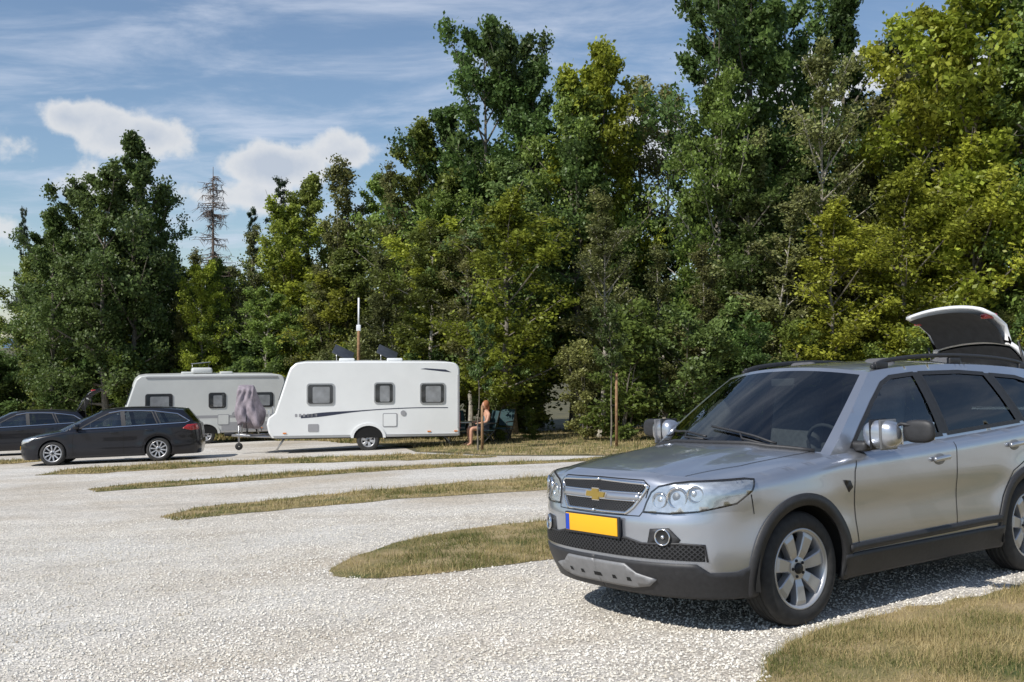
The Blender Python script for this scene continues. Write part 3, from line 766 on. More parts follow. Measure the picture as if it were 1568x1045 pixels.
def bicycle_cover(parent):
    bm=bmesh.new();bmesh.ops.create_cube(bm,size=1)
    bmesh.ops.subdivide_edges(bm,edges=bm.edges[:],cuts=13,use_grid_fill=True)
    for v in bm.verts:
        x,y,z=v.co
        top=(z+.5)
        k=1-.38*top**2; an=math.atan2(y,x)
        fold=.09*math.sin(7*an+3*z)*(1.2-top)+.04*math.sin(19*x+11*z)+.04*math.sin(13*y-6*z)
        r=(x*x+y*y)**.5
        drop=.10*max(0,r-.35)*2
        v.co=Vector((x*.66*k*(1+fold)+.07*math.sin(3*z+2*y),y*1.4*(1-.25*top)*(1+fold),z*(1.05-drop)+.12*math.sin(4.2*y+1)*top-.10*(1-top)*math.sin(9*y+4*x)))
    me=bpy.data.meshes.new('bicycle_cover');bm.to_mesh(me);bm.free();me.materials.append(M['fabric'])
    me.polygons.foreach_set('use_smooth',[True]*len(me.polygons))
    o=bpy.data.objects.new('bicycle_cover',me);scene.collection.objects.link(o);o.parent=parent;o.location=(3.42,0,1.26)
    for sg in (1,-1):
        V,F=lathe([(.30,-.015),(.34,0),(.30,.015)],32)
        w=mesh_obj('bicycle_wheel',V,F,M['rubber'],parent);w.location=(3.34+.1*sg,sg*.45,.80);w.rotation_euler=(0,0,math.pi/2)
    tube('bicycle_rack',[(3.1,-.5,.5),(3.2,-.5,.85),(3.2,.5,.85),(3.1,.5,.5)],.02,M['alu'],parent)
    tube('bicycle_rack',[(3.6,-.4,.5),(3.55,-.4,.95),(3.55,.4,.95),(3.6,.4,.5)],.02,M['alu'],parent)
bicycle_cover(cv)
cv2=caravan('white_caravan',L=5.8,kind=2)
place(cv2,-11.75,38.6,(-.93,-.36),level=True,z=gz(-11.7,37.6))
rbox('air_conditioner',(.75,.55,.22),(.1,.3,2.72),M['caravan2'],cv2,.08)
rbox('raised_roof_hatch',(.7,.6,.03),(.1,-.3,3.0),M['curtain'],cv2,.01,rot=(0,.1,0))
for sx in (.4,-.2): tube('hatch_strut',[(sx,-.3,2.6),(sx,-.3,2.97)],.01,M['alu'],cv2)
cv3=caravan('white_caravan',kind=3)
place(cv3,11.6,18.2,(-.81,-.584),level=True,z=gz(9.8,16.9)+.12)
# ---------------------------------------------------------------- people and camp furniture
def camp_chair(loc,rot,name='camping_chair'):
    e=empty(name)
    for sg in (1,-1):
        tube('leg',[(.25,sg*.26,0),(-.22,sg*.26,.46)],.012,M['alloydark'],e)
        tube('leg',[(-.28,sg*.26,0),(.22,sg*.26,.44)],.012,M['alloydark'],e)
        tube('back_post',[(-.20,sg*.25,.44),(-.36,sg*.25,1.0)],.012,M['alloydark'],e)
        tube('arm_rest',[(-.28,sg*.28,.66),(.22,sg*.28,.66)],.018,M['plastic'],e)
        tube('arm_post',[(.20,sg*.27,.44),(.20,sg*.28,.66)],.012,M['alloydark'],e)
    rbox('seat',(.46,.50,.025),(.0,0,.44),M['chair'],e,.01)
    rbox('backrest',(.03,.50,.52),(-.30,0,.76),M['chair'],e,.012,rot=(0,-.28,0))
    e.location=loc;e.rotation_euler=(0,0,rot);return e
def skinned(name,V,E,Rr,mat,parent):
    me=bpy.data.meshes.new(name);me.from_pydata(V,E,[]);o=bpy.data.objects.new(name,me);scene.collection.objects.link(o);o.parent=parent
    o.modifiers.new('skin','SKIN')
    for i,r in enumerate(Rr): me.skin_vertices[0].data[i].radius=r
    me.skin_vertices[0].data[0].use_root=True
    o.modifiers.new('sub','SUBSURF').levels=2;o.modifiers['sub'].render_levels=2
    me.materials.append(mat);return o
def person(loc,rot):
    e=empty('seated_woman')
    V=[];E=[];Rr=[]
    def add(p,r,par=None):
        V.append(p);Rr.append(r)
        if par is not None:E.append((par,len(V)-1))
        return len(V)-1
    pel=add((0,0,.53),(.15,.12));w=add((-.05,0,.70),(.13,.10),pel);ch=add((-.09,0,.88),(.15,.11),w);nk=add((-.08,0,1.02),(.06,.06),ch);hd=add((-.06,0,1.10),(.055,.055),nk)
    for sg in (1,-1):
        hp=add((.04,sg*.09,.52),(.09,.09),pel);kn=add((.46,sg*.12,.53),(.065,.065),hp);an=add((.44+.03*sg,sg*.13,.10),(.042,.042),kn);to=add((.60,sg*.14,.045),(.035,.03),an)
        sh=add((-.09,sg*.17,.95),(.055,.055),ch);el=add((.02,sg*.25,.72),(.042,.042),sh);wr=add((.22,sg*.20,.69),(.028,.028),el);hn=add((.27,sg*.19,.685),(.034,.02),wr)
        for k in range(5):
            a=add((.31,sg*(.19+.018*(k-2)),.685),(.009,.009),hn) if k<4 else add((.285,sg*.145,.695),(.010,.010),hn)
            add((V[a][0]+.045-.006*abs(k-1.5),V[a][1],.67),(.008,.008),a)
    skinned('body',V,E,Rr,M['skin'],e)
    skinned('top',[(0,0,.58),(-.05,0,.70),(-.09,0,.93)],[(0,1),(1,2)],[(.170,.140),(.155,.125),(.172,.130)],M['shirt'],e)
    skinned('shorts',[(0,0,.53),(.05,.10,.525),(.30,.115,.53),(.05,-.10,.525),(.30,-.115,.53)],[(0,1),(1,2),(0,3),(3,4)],[(.165,.13),(.115,.115),(.098,.098),(.115,.115),(.098,.098)],M['shorts'],e)
    ellipsoid('head',(.095,.075,.12),(-.035,0,1.20),M['skin'],e)
    ellipsoid('hair',(.105,.092,.125),(-.06,0,1.225),M['hair'],e,(0,-.25,0))
    ellipsoid('hair_back',(.05,.075,.12),(-.13,0,1.14),M['hair'],e)
    ellipsoid('nose',(.018,.012,.02),(.062,0,1.195),M['skin'],e,n=8)
    for sg in (1,-1):
        ellipsoid('eye',(.008,.012,.008),(.050,sg*.03,1.215),M['interior'],e,n=6)
        ellipsoid('ear',(.015,.01,.03),(-.03,sg*.075,1.20),M['skin'],e,n=8)
    ellipsoid('mouth',(.008,.022,.006),(.054,0,1.155),M['red'],e,n=6)
    e.location=loc;e.rotation_euler=(0,0,rot);return e
cx,cy=-.80,30.0
camp_chair((cx,cy,gz(cx,cy)),math.radians(205));person((cx-.03,cy-.01,gz(cx,cy)-.02),math.radians(205))
camp_chair((cx-.75,cy+.9,gz(cx-.75,cy+.9)),math.radians(-60))
camp_chair((cx+.5,cy+1.0,gz(cx+.5,cy+1.0)),math.radians(240))
t=empty('camping_table');t.location=(cx-.75,cy+.1,gz(cx-.75,cy))
rbox('top',(.7,.55,.025),(0,0,.70),M['alu'],t,.008)
for a in (1,-1):
    for b in (1,-1): tube('leg',[(a*.30,b*.22,0),(a*.26,b*.2,.70)],.013,M['alu'],t)
pe=empty('antenna_pole');pe.location=(-5.35,35.2,gz(-5.35,35.2))
tube('post',[(0,0,0),(.02,0,3.2),(.02,0,3.9)],[.07,.06,.05],M['wood'],pe)
tube('white_mast',[(.02,0,3.85),(.02,0,5.0)],.035,M['whitepaint'],pe);rbox('bracket',(.16,.10,.22),(.02,0,3.95),M['whitepaint'],pe,.02)
# ---------------------------------------------------------------- ground sheets
def ground_material():
    m,nt,out=new_mat('forest_floor')
    b=nt.nodes.new('ShaderNodeBsdfPrincipled');b.inputs['Roughness'].default_value=.95
    tc=nt.nodes.new('ShaderNodeTexCoord')
    n=nt.nodes.new('ShaderNodeTexNoise');n.inputs['Scale'].default_value=.8;n.inputs['Detail'].default_value=9;n.inputs['Roughness'].default_value=.7
    r=nt.nodes.new('ShaderNodeValToRGB');r.color_ramp.elements[0].position=.35;r.color_ramp.elements[0].color=(.035,.035,.015,1);r.color_ramp.elements[1].position=.68;r.color_ramp.elements[1].color=(.14,.12,.05,1)
    nt.links.new(tc.outputs['Object'],n.inputs[0]);nt.links.new(n.outputs[0],r.inputs[0]);nt.links.new(r.outputs[0],b.inputs[0]);nt.links.new(b.outputs[0],out.inputs[0])
    return m
def gravel_material():
    m,nt,out=new_mat('crushed_limestone')
    N=nt.nodes.new;K=nt.links.new
    b=N('ShaderNodeBsdfPrincipled');b.inputs['Roughness'].default_value=.92;b.inputs['Specular IOR Level'].default_value=.2
    tc=N('ShaderNodeTexCoord')
    v=N('ShaderNodeTexVoronoi');v.inputs['Scale'].default_value=52;K(tc.outputs['Object'],v.inputs['Vector'])
    n1=N('ShaderNodeTexNoise');n1.inputs['Scale'].default_value=.35;n1.inputs['Detail'].default_value=6;n1.inputs['Roughness'].default_value=.62;K(tc.outputs['Object'],n1.inputs['Vector'])
    n2=N('ShaderNodeTexNoise');n2.inputs['Scale'].default_value=9;n2.inputs['Detail'].default_value=9;n2.inputs['Roughness'].default_value=.8;K(tc.outputs['Object'],n2.inputs['Vector'])
    # long compacted lanes along the drive
    mp=N('ShaderNodeMapping');mp.inputs['Rotation'].default_value=(0,0,-1.0);mp.inputs['Scale'].default_value=(.10,1.3,1);K(tc.outputs['Object'],mp.inputs[0])
    n3=N('ShaderNodeTexNoise');n3.inputs['Scale'].default_value=1.0;n3.inputs['Detail'].default_value=3;n3.inputs['Distortion'].default_value=.3;K(mp.outputs[0],n3.inputs['Vector'])
    r1=N('ShaderNodeValToRGB');e=r1.color_ramp.elements;e[0].position=.34;e[0].color=(.57,.50,.405,1);e[1].position=.60;e[1].color=(.72,.685,.625,1);K(n1.outputs[0],r1.inputs[0])
    sc=N('ShaderNodeSeparateColor');K(v.outputs['Color'],sc.inputs[0])
    mr=N('ShaderNodeMapRange');mr.inputs[3].default_value=.70;mr.inputs[4].default_value=1.16;K(sc.outputs[0],mr.inputs[0])
    mr2=N('ShaderNodeMapRange');mr2.inputs[1].default_value=.25;mr2.inputs[2].default_value=.75;mr2.inputs[3].default_value=.74;mr2.inputs[4].default_value=1.18;K(n2.outputs[0],mr2.inputs[0])
    mr3=N('ShaderNodeMapRange');mr3.inputs[1].default_value=.35;mr3.inputs[2].default_value=.65;mr3.inputs[3].default_value=.90;mr3.inputs[4].default_value=1.06;K(n3.outputs[0],mr3.inputs[0])
    mm=N('ShaderNodeMath');mm.operation='MULTIPLY';K(mr.outputs[0],mm.inputs[0]);K(mr2.outputs[0],mm.inputs[1])
    mq=N('ShaderNodeMath');mq.operation='MULTIPLY';K(mm.outputs[0],mq.inputs[0]);K(mr3.outputs[0],mq.inputs[1])
    d=N('ShaderNodeMapRange');d.inputs[1].default_value=.38;d.inputs[2].default_value=.78;d.inputs[3].default_value=1;d.inputs[4].default_value=.62;K(v.outputs['Distance'],d.inputs[0])
    m2=N('ShaderNodeMath');m2.operation='MULTIPLY';K(mq.outputs[0],m2.inputs[0]);K(d.outputs[0],m2.inputs[1])
    vs=N('ShaderNodeVectorMath');vs.operation='SCALE';K(r1.outputs[0],vs.inputs[0]);K(m2.outputs[0],vs.inputs['Scale']);K(vs.outputs[0],b.inputs[0])
    bp=N('ShaderNodeBump');bp.inputs['Strength'].default_value=.7;bp.inputs['Distance'].default_value=.009;bp.invert=True;K(v.outputs['Distance'],bp.inputs['Height'])
    K(bp.outputs[0],b.inputs['Normal']);K(b.outputs[0],out.inputs[0])
    return m
def two_tone(name,stops,scale,island=True,rough=.9,transl=.25):
    m,nt,out=new_mat(name);N=nt.nodes.new;K=nt.links.new
    tc=N('ShaderNodeTexCoord');n=N('ShaderNodeTexNoise');n.inputs['Scale'].default_value=scale;n.inputs['Detail'].default_value=4;K(tc.outputs['Object'],n.inputs[0])
    r=N('ShaderNodeValToRGB');el=r.color_ramp.elements
    el[0].position=stops[0][0];el[0].color=(*stops[0][1],1);el[1].position=stops[-1][0];el[1].color=(*stops[-1][1],1)
    for p,c in stops[1:-1]: x=el.new(p);x.color=(*c,1)
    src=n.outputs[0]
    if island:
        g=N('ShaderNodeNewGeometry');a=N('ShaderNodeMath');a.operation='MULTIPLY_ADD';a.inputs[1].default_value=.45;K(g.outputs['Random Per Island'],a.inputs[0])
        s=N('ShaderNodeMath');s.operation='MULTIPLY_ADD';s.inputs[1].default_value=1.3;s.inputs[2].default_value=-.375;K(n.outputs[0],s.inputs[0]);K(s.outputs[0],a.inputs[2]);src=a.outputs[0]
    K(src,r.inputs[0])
    hs=N('ShaderNodeHueSaturation');oi=N('ShaderNodeObjectInfo')
    mh=N('ShaderNodeMapRange');mh.inputs[3].default_value=.474;mh.inputs[4].default_value=.506;K(oi.outputs['Random'],mh.inputs[0])
    fr=N('ShaderNodeMath');fr.operation='MULTIPLY';fr.inputs[1].default_value=7.31;K(oi.outputs['Random'],fr.inputs[0]);f2=N('ShaderNodeMath');f2.operation='FRACT';K(fr.outputs[0],f2.inputs[0])
    mv=N('ShaderNodeMapRange');mv.inputs[3].default_value=.75;mv.inputs[4].default_value=1.3;K(f2.outputs[0],mv.inputs[0])
    if island and transl>.2: K(mh.outputs[0],hs.inputs['Hue']);K(mv.outputs[0],hs.inputs['Value'])
    K(r.outputs[0],hs.inputs['Color'])
    b=N('ShaderNodeBsdfPrincipled');b.inputs['Roughness'].default_value=rough;b.inputs['Specular IOR Level'].default_value=.3;K(hs.outputs[0],b.inputs[0])
    if transl>0:
        t=N('ShaderNodeBsdfTranslucent');K(hs.outputs[0],t.inputs[0]);ms=N('ShaderNodeMixShader');ms.inputs[0].default_value=transl
        K(b.outputs[0],ms.inputs[1]);K(t.outputs[0],ms.inputs[2]);K(ms.outputs[0],out.inputs[0])
    else: K(b.outputs[0],out.inputs[0])
    return m
cs=[-6000,-3000,-1500,-700,-400,-250,-180]+list(np.arange(-150,151,7.5))+[180,250,400,700,1500,3000,6000]
V=[(x,y,g_eff(x,y)) for x in cs for y in cs];n=len(cs)
F=[(i*n+j,(i+1)*n+j,(i+1)*n+j+1,i*n+j+1) for i in range(n-1) for j in range(n-1)]
gm=fast_mesh('ground',V,F,[ground_material()],smooth=True);link('ground',gm)
lot=[(-44,-8),(40,-8),(40,36),(22,36),(12,29),(6,24.8),(2.2,23.2),(-.37,24.6),(-2.6,27.4),(-3.2,30),(-5,33.5),(-7,37),(-14,41.5),(-22,41.5),(-44,41.5)]
V,F=tri_patch(lot,[],4.0,bd=2.0)
link('gravel_car_park',fast_mesh('gravel_car_park',np.c_[V,gz(V[:,0],V[:,1])+.004],F,[gravel_material()]))
straw=two_tone('dry_turf',[(.32,(.07,.085,.025)),(.44,(.19,.16,.07)),(.58,(.31,.235,.125)),(.75,(.40,.33,.19))],1.6,island=False,transl=0)
blade=two_tone('grass_blades',[(.05,(.055,.085,.02)),(.36,(.14,.155,.045)),(.52,(.36,.285,.13)),(.9,(.55,.45,.24))],1.1,transl=.2)
def ragged(poly,d,amp,seed):
    P=resample(poly,d);rng=np.random.RandomState(seed);n=len(P)
    t=np.roll(P,-1,0)-np.roll(P,1,0);nn=np.stack([-t[:,1],t[:,0]],-1);nn/=np.linalg.norm(nn,axis=1)[:,None]+1e-9
    w=rng.randn(n);w=.5*w+.25*np.roll(w,1)+.25*np.roll(w,-1)+.6*np.sin(np.arange(n)*.35+seed)
    return P+nn*(w*amp)[:,None]
def grass_strip(name,poly,nb,bh,bw,seed,amp=.05,dmax=40,rag=.2):
    P=ragged(poly,rag,amp,seed)
    V,F=tri_patch(P,[],.5,bd=rag*1.5)
    rng=np.random.RandomState(seed)
    Z=gz(V[:,0],V[:,1])+.009
    mn=P.min(0);mx=P.max(0);C=[];tot=0
    while tot<nb:
        q=rng.rand(nb*4,2)*(mx-mn)+mn;d=np.hypot(q[:,0],q[:,1])
        ok=pip(q,P)&(d<dmax)&(np.abs(q[:,0]/np.maximum(q[:,1],.1))<.62)&(q[:,1]>3)
        dn=max(d[ok].min(),1) if ok.any() else 1
        cl=.5+.5*np.sin(q[:,0]*5.1+2*np.sin(q[:,1]*3.3))*np.sin(q[:,1]*6.7+1.5*np.sin(q[:,0]*4.1))
        ok&=rng.rand(len(q))<np.minimum(1,(dn/d)**1.5)*(.12+.88*cl**1.3)
        C.append(q[ok]);tot+=ok.sum()
        if len(C)>60:break
    C=np.vstack(C)[:nb];C=C+rng.randn(*C.shape)*.02;n=len(C)
    cl=.5+.5*np.sin(C[:,0]*2.1+2*np.sin(C[:,1]*1.3))*np.sin(C[:,1]*2.7+1.5*np.sin(C[:,0]*1.9))
    h=bh*(.3+1.1*rng.rand(n)**2.6)*(.5+.9*cl);w=bw*(.6+.8*rng.rand(n))
    a=rng.rand(n)*6.283;lean=rng.rand(n)*1.35;la=rng.rand(n)*6.283
    base=np.c_[C,gz(C[:,0],C[:,1])+.006]
    s=np.c_[np.cos(a),np.sin(a),np.zeros(n)]*w[:,None]/2
    tip=base+np.c_[np.cos(la)*np.sin(lean),np.sin(la)*np.sin(lean),np.cos(lean)]*h[:,None]
    BV=np.stack([base-s,base+s,tip],1).reshape(-1,3);BF=np.arange(3*n).reshape(n,3)+len(V)
    me=fast_mesh(name,np.vstack([np.c_[V,Z],BV]),np.vstack([F,BF]),[straw,blade],mi=np.r_[np.zeros(len(F)),np.ones(n)])
    return link(name,me)
S0=[(-24,30.5),(-16,29.6),(-14.2,30.6),(-13.3,29.9),(-13.9,28.2),(-16,28.0),(-24,28.6)]
S1=[(-10.87,22.95),(-10.76,25.0),(-8.26,26.2),(-5.64,26.4),(-2.78,26.5),(-.4,24.6),(-.37,24.1),(-2.48,23.9),(-5.03,24.2),(-7.21,24.2),(-9.53,22.9)]
S2=[(-7.83,18.64),(-7.1,19.7),(-5.15,20.7),(-3.19,21.8),(-.93,22.3),(1.32,22.3),(8,27),(8.4,26.2),(1.26,21.5),(-.87,21.3),(-2.94,20.7),(-4.73,19.5),(-6.5,18.5),(-7.44,17.95)]
S3=[(-4.64,13.66),(-4.66,14.8),(-3.81,15.38),(-2.67,16.3),(-.96,17.5),(1.14,18.4),(21.4,32.9),(21.2,30.3),(.98,15.79),(-.34,15.4),(-1.78,14.95),(-3.04,14.12),(-3.8,13.58),(-4.35,13.24)]
S4=[(-1.61,8.94),(-1.55,9.83),(-1.25,10.53),(-.62,11.3),(.51,12.0),(20.8,26.5),(21.2,23.8),(1.0,9.35),(.36,9.14),(-.47,8.7),(-1.11,8.42),(-1.49,8.7)]
S5=[(1.42,5.67),(1.6,6.02),(1.87,6.23),(2.65,6.72),(3.63,7.25),(15.8,15.9),(17.5,13),(7,4),(2.0,3.4),(1.35,4.4),(1.32,5.17)]
grass_strip('grass_verge',S0,9000,.09,.02,11,.12)
grass_strip('grass_verge',S1,20000,.08,.016,12,.12)
grass_strip('grass_verge',S2,24000,.07,.013,13,.09)
grass_strip('grass_verge',S3,50000,.075,.010,14,.07)
grass_strip('grass_verge',S4,80000,.062,.006,15,.05,dmax=24)
grass_strip('grass_verge',S5,80000,.062,.0042,16,.05,dmax=14,rag=.12)
meadow=[(-2.5,27.7),(-.37,24.9),(2.2,23.5),(6,25.1),(11.5,29.2),(21,36),(20,40),(4,40),(-2,38),(-4.5,34),(-3.0,30.2)]
grass_strip('grass_verge',meadow,50000,.13,.016,17,.15,dmax=45)
meadow2=[(-5.2,33.7),(-7.2,37.2),(-14,41.8),(-30,41.8),(-30,48),(-12,48),(-4,40)]
grass_strip('grass_verge',meadow2,25000,.25,.03,18,.15,dmax=60)
def stones(n,seed):
    rng=np.random.RandomState(seed);Q=[]
    while sum(map(len,Q))<n:
        y=4.6+rng.rand(n)**1.4*9;x=(rng.rand(n)*2-1)*.56*y;q=np.c_[x,y]
        ok=~(pip(q,S4)|pip(q,S5));Q.append(q[ok])
    C=np.vstack(Q)[:n];s=(.004+.010*rng.rand(n)**2.5)
    oc=np.array([(1,0,0),(0,1,0),(-1,0,0),(0,-1,0),(0,0,.8),(0,0,-.8)],float)
    V=oc[None]*(1+.5*(rng.rand(n,6,3)-.5))*s[:,None,None]
    a=rng.rand(n)*6.28;ca,sa=np.cos(a)[:,None],np.sin(a)[:,None]
    X=V[:,:,0]*ca-V[:,:,1]*sa;Y=V[:,:,0]*sa+V[:,:,1]*ca
    V=np.stack([X+C[:,0:1],Y+C[:,1:2],V[:,:,2]+(gz(C[:,0],C[:,1])+.004+s*.3)[:,None]],-1).reshape(-1,3)
    f=np.array([(0,1,4),(1,2,4),(2,3,4),(3,0,4)]);F=(f[None]+np.arange(n)[:,None,None]*6).reshape(-1,3)
    st=two_tone('loose_stone',[(.05,(.38,.33,.26)),(.35,(.62,.58,.50)),(.9,(.76,.73,.67))],2,transl=0)
    link('gravel',fast_mesh('gravel',V,F,[st]))
stones(75000,5)
# ---------------------------------------------------------------- trees
barkg=pbr('bark_grey',(.16,.14,.11),.9,noise=(9,.4),bump=.5)
barkp=pbr('bark_pale',(.32,.29,.24),.85,noise=(7,.35),bump=.3)
barkd=pbr('bark_dead',(.15,.115,.095),.9,noise=(9,.3))
LF={}
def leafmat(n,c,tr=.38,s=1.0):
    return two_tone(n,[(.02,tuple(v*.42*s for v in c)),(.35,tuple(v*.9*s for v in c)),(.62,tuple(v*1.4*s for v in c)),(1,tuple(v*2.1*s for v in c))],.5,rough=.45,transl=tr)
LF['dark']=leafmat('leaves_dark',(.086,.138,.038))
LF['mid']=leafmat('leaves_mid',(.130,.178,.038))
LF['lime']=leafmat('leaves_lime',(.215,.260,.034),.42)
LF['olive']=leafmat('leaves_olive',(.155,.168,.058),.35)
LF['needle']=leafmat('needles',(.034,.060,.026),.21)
def ptube(VL,FL,pts,rads,n):
    pts=np.asarray(pts,float);o=sum(len(v) for v in VL)
    t=np.gradient(pts,axis=0);t/=np.linalg.norm(t,axis=1)[:,None]+1e-9
    up=np.where(np.abs(t[:,2:3])<.9,[[0,0,1.]],[[1.,0,0]]);a=np.cross(t,up);a/=np.linalg.norm(a,axis=1)[:,None]+1e-9;b=np.cross(t,a)
    an=np.arange(n)*2*math.pi/n
    V=pts[:,None]+(a[:,None]*np.cos(an)[None,:,None]+b[:,None]*np.sin(an)[None,:,None])*np.asarray(rads)[:,None,None]
    VL.append(V.reshape(-1,3));m=len(pts)
    i,k=np.meshgrid(np.arange(m-1),np.arange(n),indexing='ij');i=i.ravel();k=k.ravel()
    FL.append(np.stack([o+i*n+k,o+i*n+(k+1)%n,o+(i+1)*n+(k+1)%n,o+(i+1)*n+k],-1))
def tree_mesh(name,seed,H,rmax,base,nl,nt_,nleaf,leaf,el0,el1,shape,tr,mats,sig=.22,twl=1.0,multi=1):
    rng=np.random.RandomState(seed);VL=[];FL=[];LC=[]
    stems=[]
    for m in range(multi):
        a=rng.rand()*6.28;sp_=(0 if multi==1 else rmax*.35)
        ss_=np.linspace(0,1,12);wob=np.cumsum(rng.randn(12,2)*.012*H/3,axis=0)
        P=np.c_[wob[:,0]+np.cos(a)*sp_*ss_*(1+ss_)*.8+(0 if multi==1 else math.cos(a)*.15),wob[:,1]+np.sin(a)*sp_*ss_*(1+ss_)*.8+(0 if multi==1 else math.sin(a)*.15),ss_*H*(1 if m==0 else rng.uniform(.7,.97))]
        ptube(VL,FL,P,tr*(1-.93*ss_**.9)*(1.25-.25*np.minimum(ss_*8,1))*(1 if multi==1 else .6),8);stems.append(P)
    for k in range(nl):
        P=stems[k%multi];hh=P[-1,2];t=(k+rng.rand())/nl
        z=hh*(base+(.985-base)*t);p0=np.array([np.interp(z,P[:,2],P[:,0]),np.interp(z,P[:,2],P[:,1]),z])
        az=k*2.399+rng.rand()*.7;el=el0+(el1-el0)*t+rng.randn()*.14
        r=rmax*shape(t)*rng.uniform(.5,1.25)/max(1,multi**.4)
        L=min(r/max(math.cos(el),.45),H*.4);L=max(L,.35)
        d=np.array([math.cos(az)*math.cos(el),math.sin(az)*math.cos(el),math.sin(el)])
        s=np.linspace(0,1,6);sidew=np.array([-math.sin(az),math.cos(az),0])*rng.randn()*.12*L
        B=p0+d*L*s[:,None]+np.array([0,0,.10*L])*(s**2)[:,None]+sidew*(s**2)[:,None]
        ptube(VL,FL,B,tr*.42*(1-t*.8)*(1-.85*s)+.006,5)
        for q in range(nt_):
            u=rng.uniform(.22,1.0);b0=np.array([np.interp(u,s,B[:,i]) for i in range(3)])
            td=d*.55+rng.randn(3)*.55+np.array([0,0,.15]);td/=np.linalg.norm(td)
            tl=rng.uniform(.35,1.0)*twl*min(max(r*.42,.35),1.25)
            e_=b0+td*tl;ptube(VL,FL,[b0,(b0+e_)/2+rng.randn(3)*.03,e_],[.012,.008,.004],3)
            m=int(nleaf*rng.uniform(.45,1.4))
            uu=rng.uniform(.15,1.1,m)[:,None];LC.append(b0+(e_-b0)*uu+rng.randn(m,3)*sig*np.array([1,1,.75])*min(1,tl+.3))
    VB=np.vstack(VL);FB=np.vstack(FL)
    C=np.vstack(LC);C=C[C[:,2]>.02*H];m=len(C)
    zs=H/np.percentile(C[:,2],99.85)
    nr=rng.randn(m,3)*.7+np.array([-.3,-.4,.6]);nr/=np.linalg.norm(nr,axis=1)[:,None]
    a=np.cross(nr,rng.randn(m,3));a/=np.linalg.norm(a,axis=1)[:,None];b=np.cross(nr,a)
    l=leaf*rng.uniform(.6,1.25,m)[:,None];w=l*.62
    C=C*np.array([1,1,zs]);VB=VB*np.array([1,1,zs])
    LV=np.stack([C-a*l/2,C+b*w/2-a*l*.05,C+a*l/2,C-b*w/2-a*l*.05],1).reshape(-1,3)
    LFc=np.arange(4*m).reshape(m,4)+len(VB)
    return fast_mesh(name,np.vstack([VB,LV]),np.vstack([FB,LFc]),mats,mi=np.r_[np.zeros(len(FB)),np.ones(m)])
oval=lambda t:(math.sin(math.pi*min(1,.12+.86*t**.85)))**.55*(1-.25*t)
cone=lambda t:max(.06,(1-t)**.7)
tall=lambda t:(.55+.45*math.sin(math.pi*min(1,t*1.2)))*(1-t**3*.85)
T={}
T['ashA']=tree_mesh('ash_a',1,14,3.1,.12,38,9,88,.19,.15,.95,oval,.20,[barkg,LF['dark']])
T['ashB']=tree_mesh('ash_b',2,14,2.8,.16,36,9,86,.19,.25,1.0,tall,.19,[barkg,LF['dark']])
T['midA']=tree_mesh('mid_a',3,13,2.5,.10,36,9,80,.17,.35,1.05,tall,.15,[barkg,LF['mid']])
T['midB']=tree_mesh('mid_b',4,13,2.9,.14,36,9,80,.17,.25,1.0,oval,.16,[barkp,LF['mid']])
T['lime']=tree_mesh('lime_a',5,12,2.4,.10,32,9,80,.17,.4,1.1,oval,.13,[barkg,LF['lime']])
T['olive']=tree_mesh('olive_a',6,13,2.2,.14,34,9,56,.155,.6,1.2,tall,.14,[barkp,LF['olive']],multi=2)
T['birch']=tree_mesh('birch_a',7,14,1.7,.30,30,8,44,.145,.5,1.1,oval,.13,[barkp,LF['olive']])
T['open']=tree_mesh('open_a',8,13,2.2,.42,26,9,85,.17,.4,1.1,oval,.15,[barkp,LF['mid']])
T['bushA']=tree_mesh('bush_a',9,5,2.0,.03,28,8,60,.15,.3,1.0,lambda t:.75+.25*math.sin(3*t)-.5*t**3,.07,[barkg,LF['dark']],multi=4,sig=.2)
T['bushB']=tree_mesh('bush_b',10,4.5,1.9,.03,28,8,60,.14,.3,1.0,lambda t:.8-.5*t**2,.06,[barkg,LF['mid']],multi=4,sig=.2)
T['bushC']=tree_mesh('bush_c',13,5,1.7,.03,28,8,50,.13,.5,1.1,lambda t:.8-.5*t**2,.06,[barkg,LF['olive']],multi=4,sig=.2)
T['spruce']=tree_mesh('spruce_a',11,14,2.4,.06,70,7,50,.12,-.25,.35,cone,.18,[barkg,LF['needle']],sig=.12)
T['sapling']=tree_mesh('sapling_a',12,3.6,.62,.50,14,6,40,.085,.5,1.1,oval,.028,[barkg,LF['dark']],sig=.12,twl=.5)
def dead_spruce():
    rng=np.random.RandomState(5);VL=[];FL=[];H=13
    s=np.linspace(0,1,10);ptube(VL,FL,np.c_[s*0,s*0,s*H],.18*(1-.93*s),7)
    for k in range(150):
        t=rng.uniform(.25,.98);L=2.6*(1-t)**.75*rng.uniform(.5,1)+.15;az=rng.rand()*6.28
        d=np.array([math.cos(az),math.sin(az),0]);u=np.linspace(0,1,5)
        B=np.array([0,0,t*H])+d*L*u[:,None]+np.array([0,0,1.])*((-.25*u+.22*u*u)*L)[:,None]
        ptube(VL,FL,B,.030*(1-.8*u),4)
        for q in range(10):
            b0=B[rng.randint(1,5)];e=b0+np.array([rng.randn()*.18,rng.randn()*.18,-rng.rand()*.4])
            ptube(VL,FL,[b0,(b0+e)/2,e],[.013,.010,.005],3)
    V=np.vstack(VL);F=np.vstack(FL);return fast_mesh('dead_spruce',V,F,[barkd])
T['dead']=dead_spruce()
HT=dict(ashA=14,ashB=14,midA=13,midB=13,lime=12,olive=13,birch=14,open=13,bushA=5,bushB=4.5,bushC=5,spruce=14,sapling=3.6,dead=13)
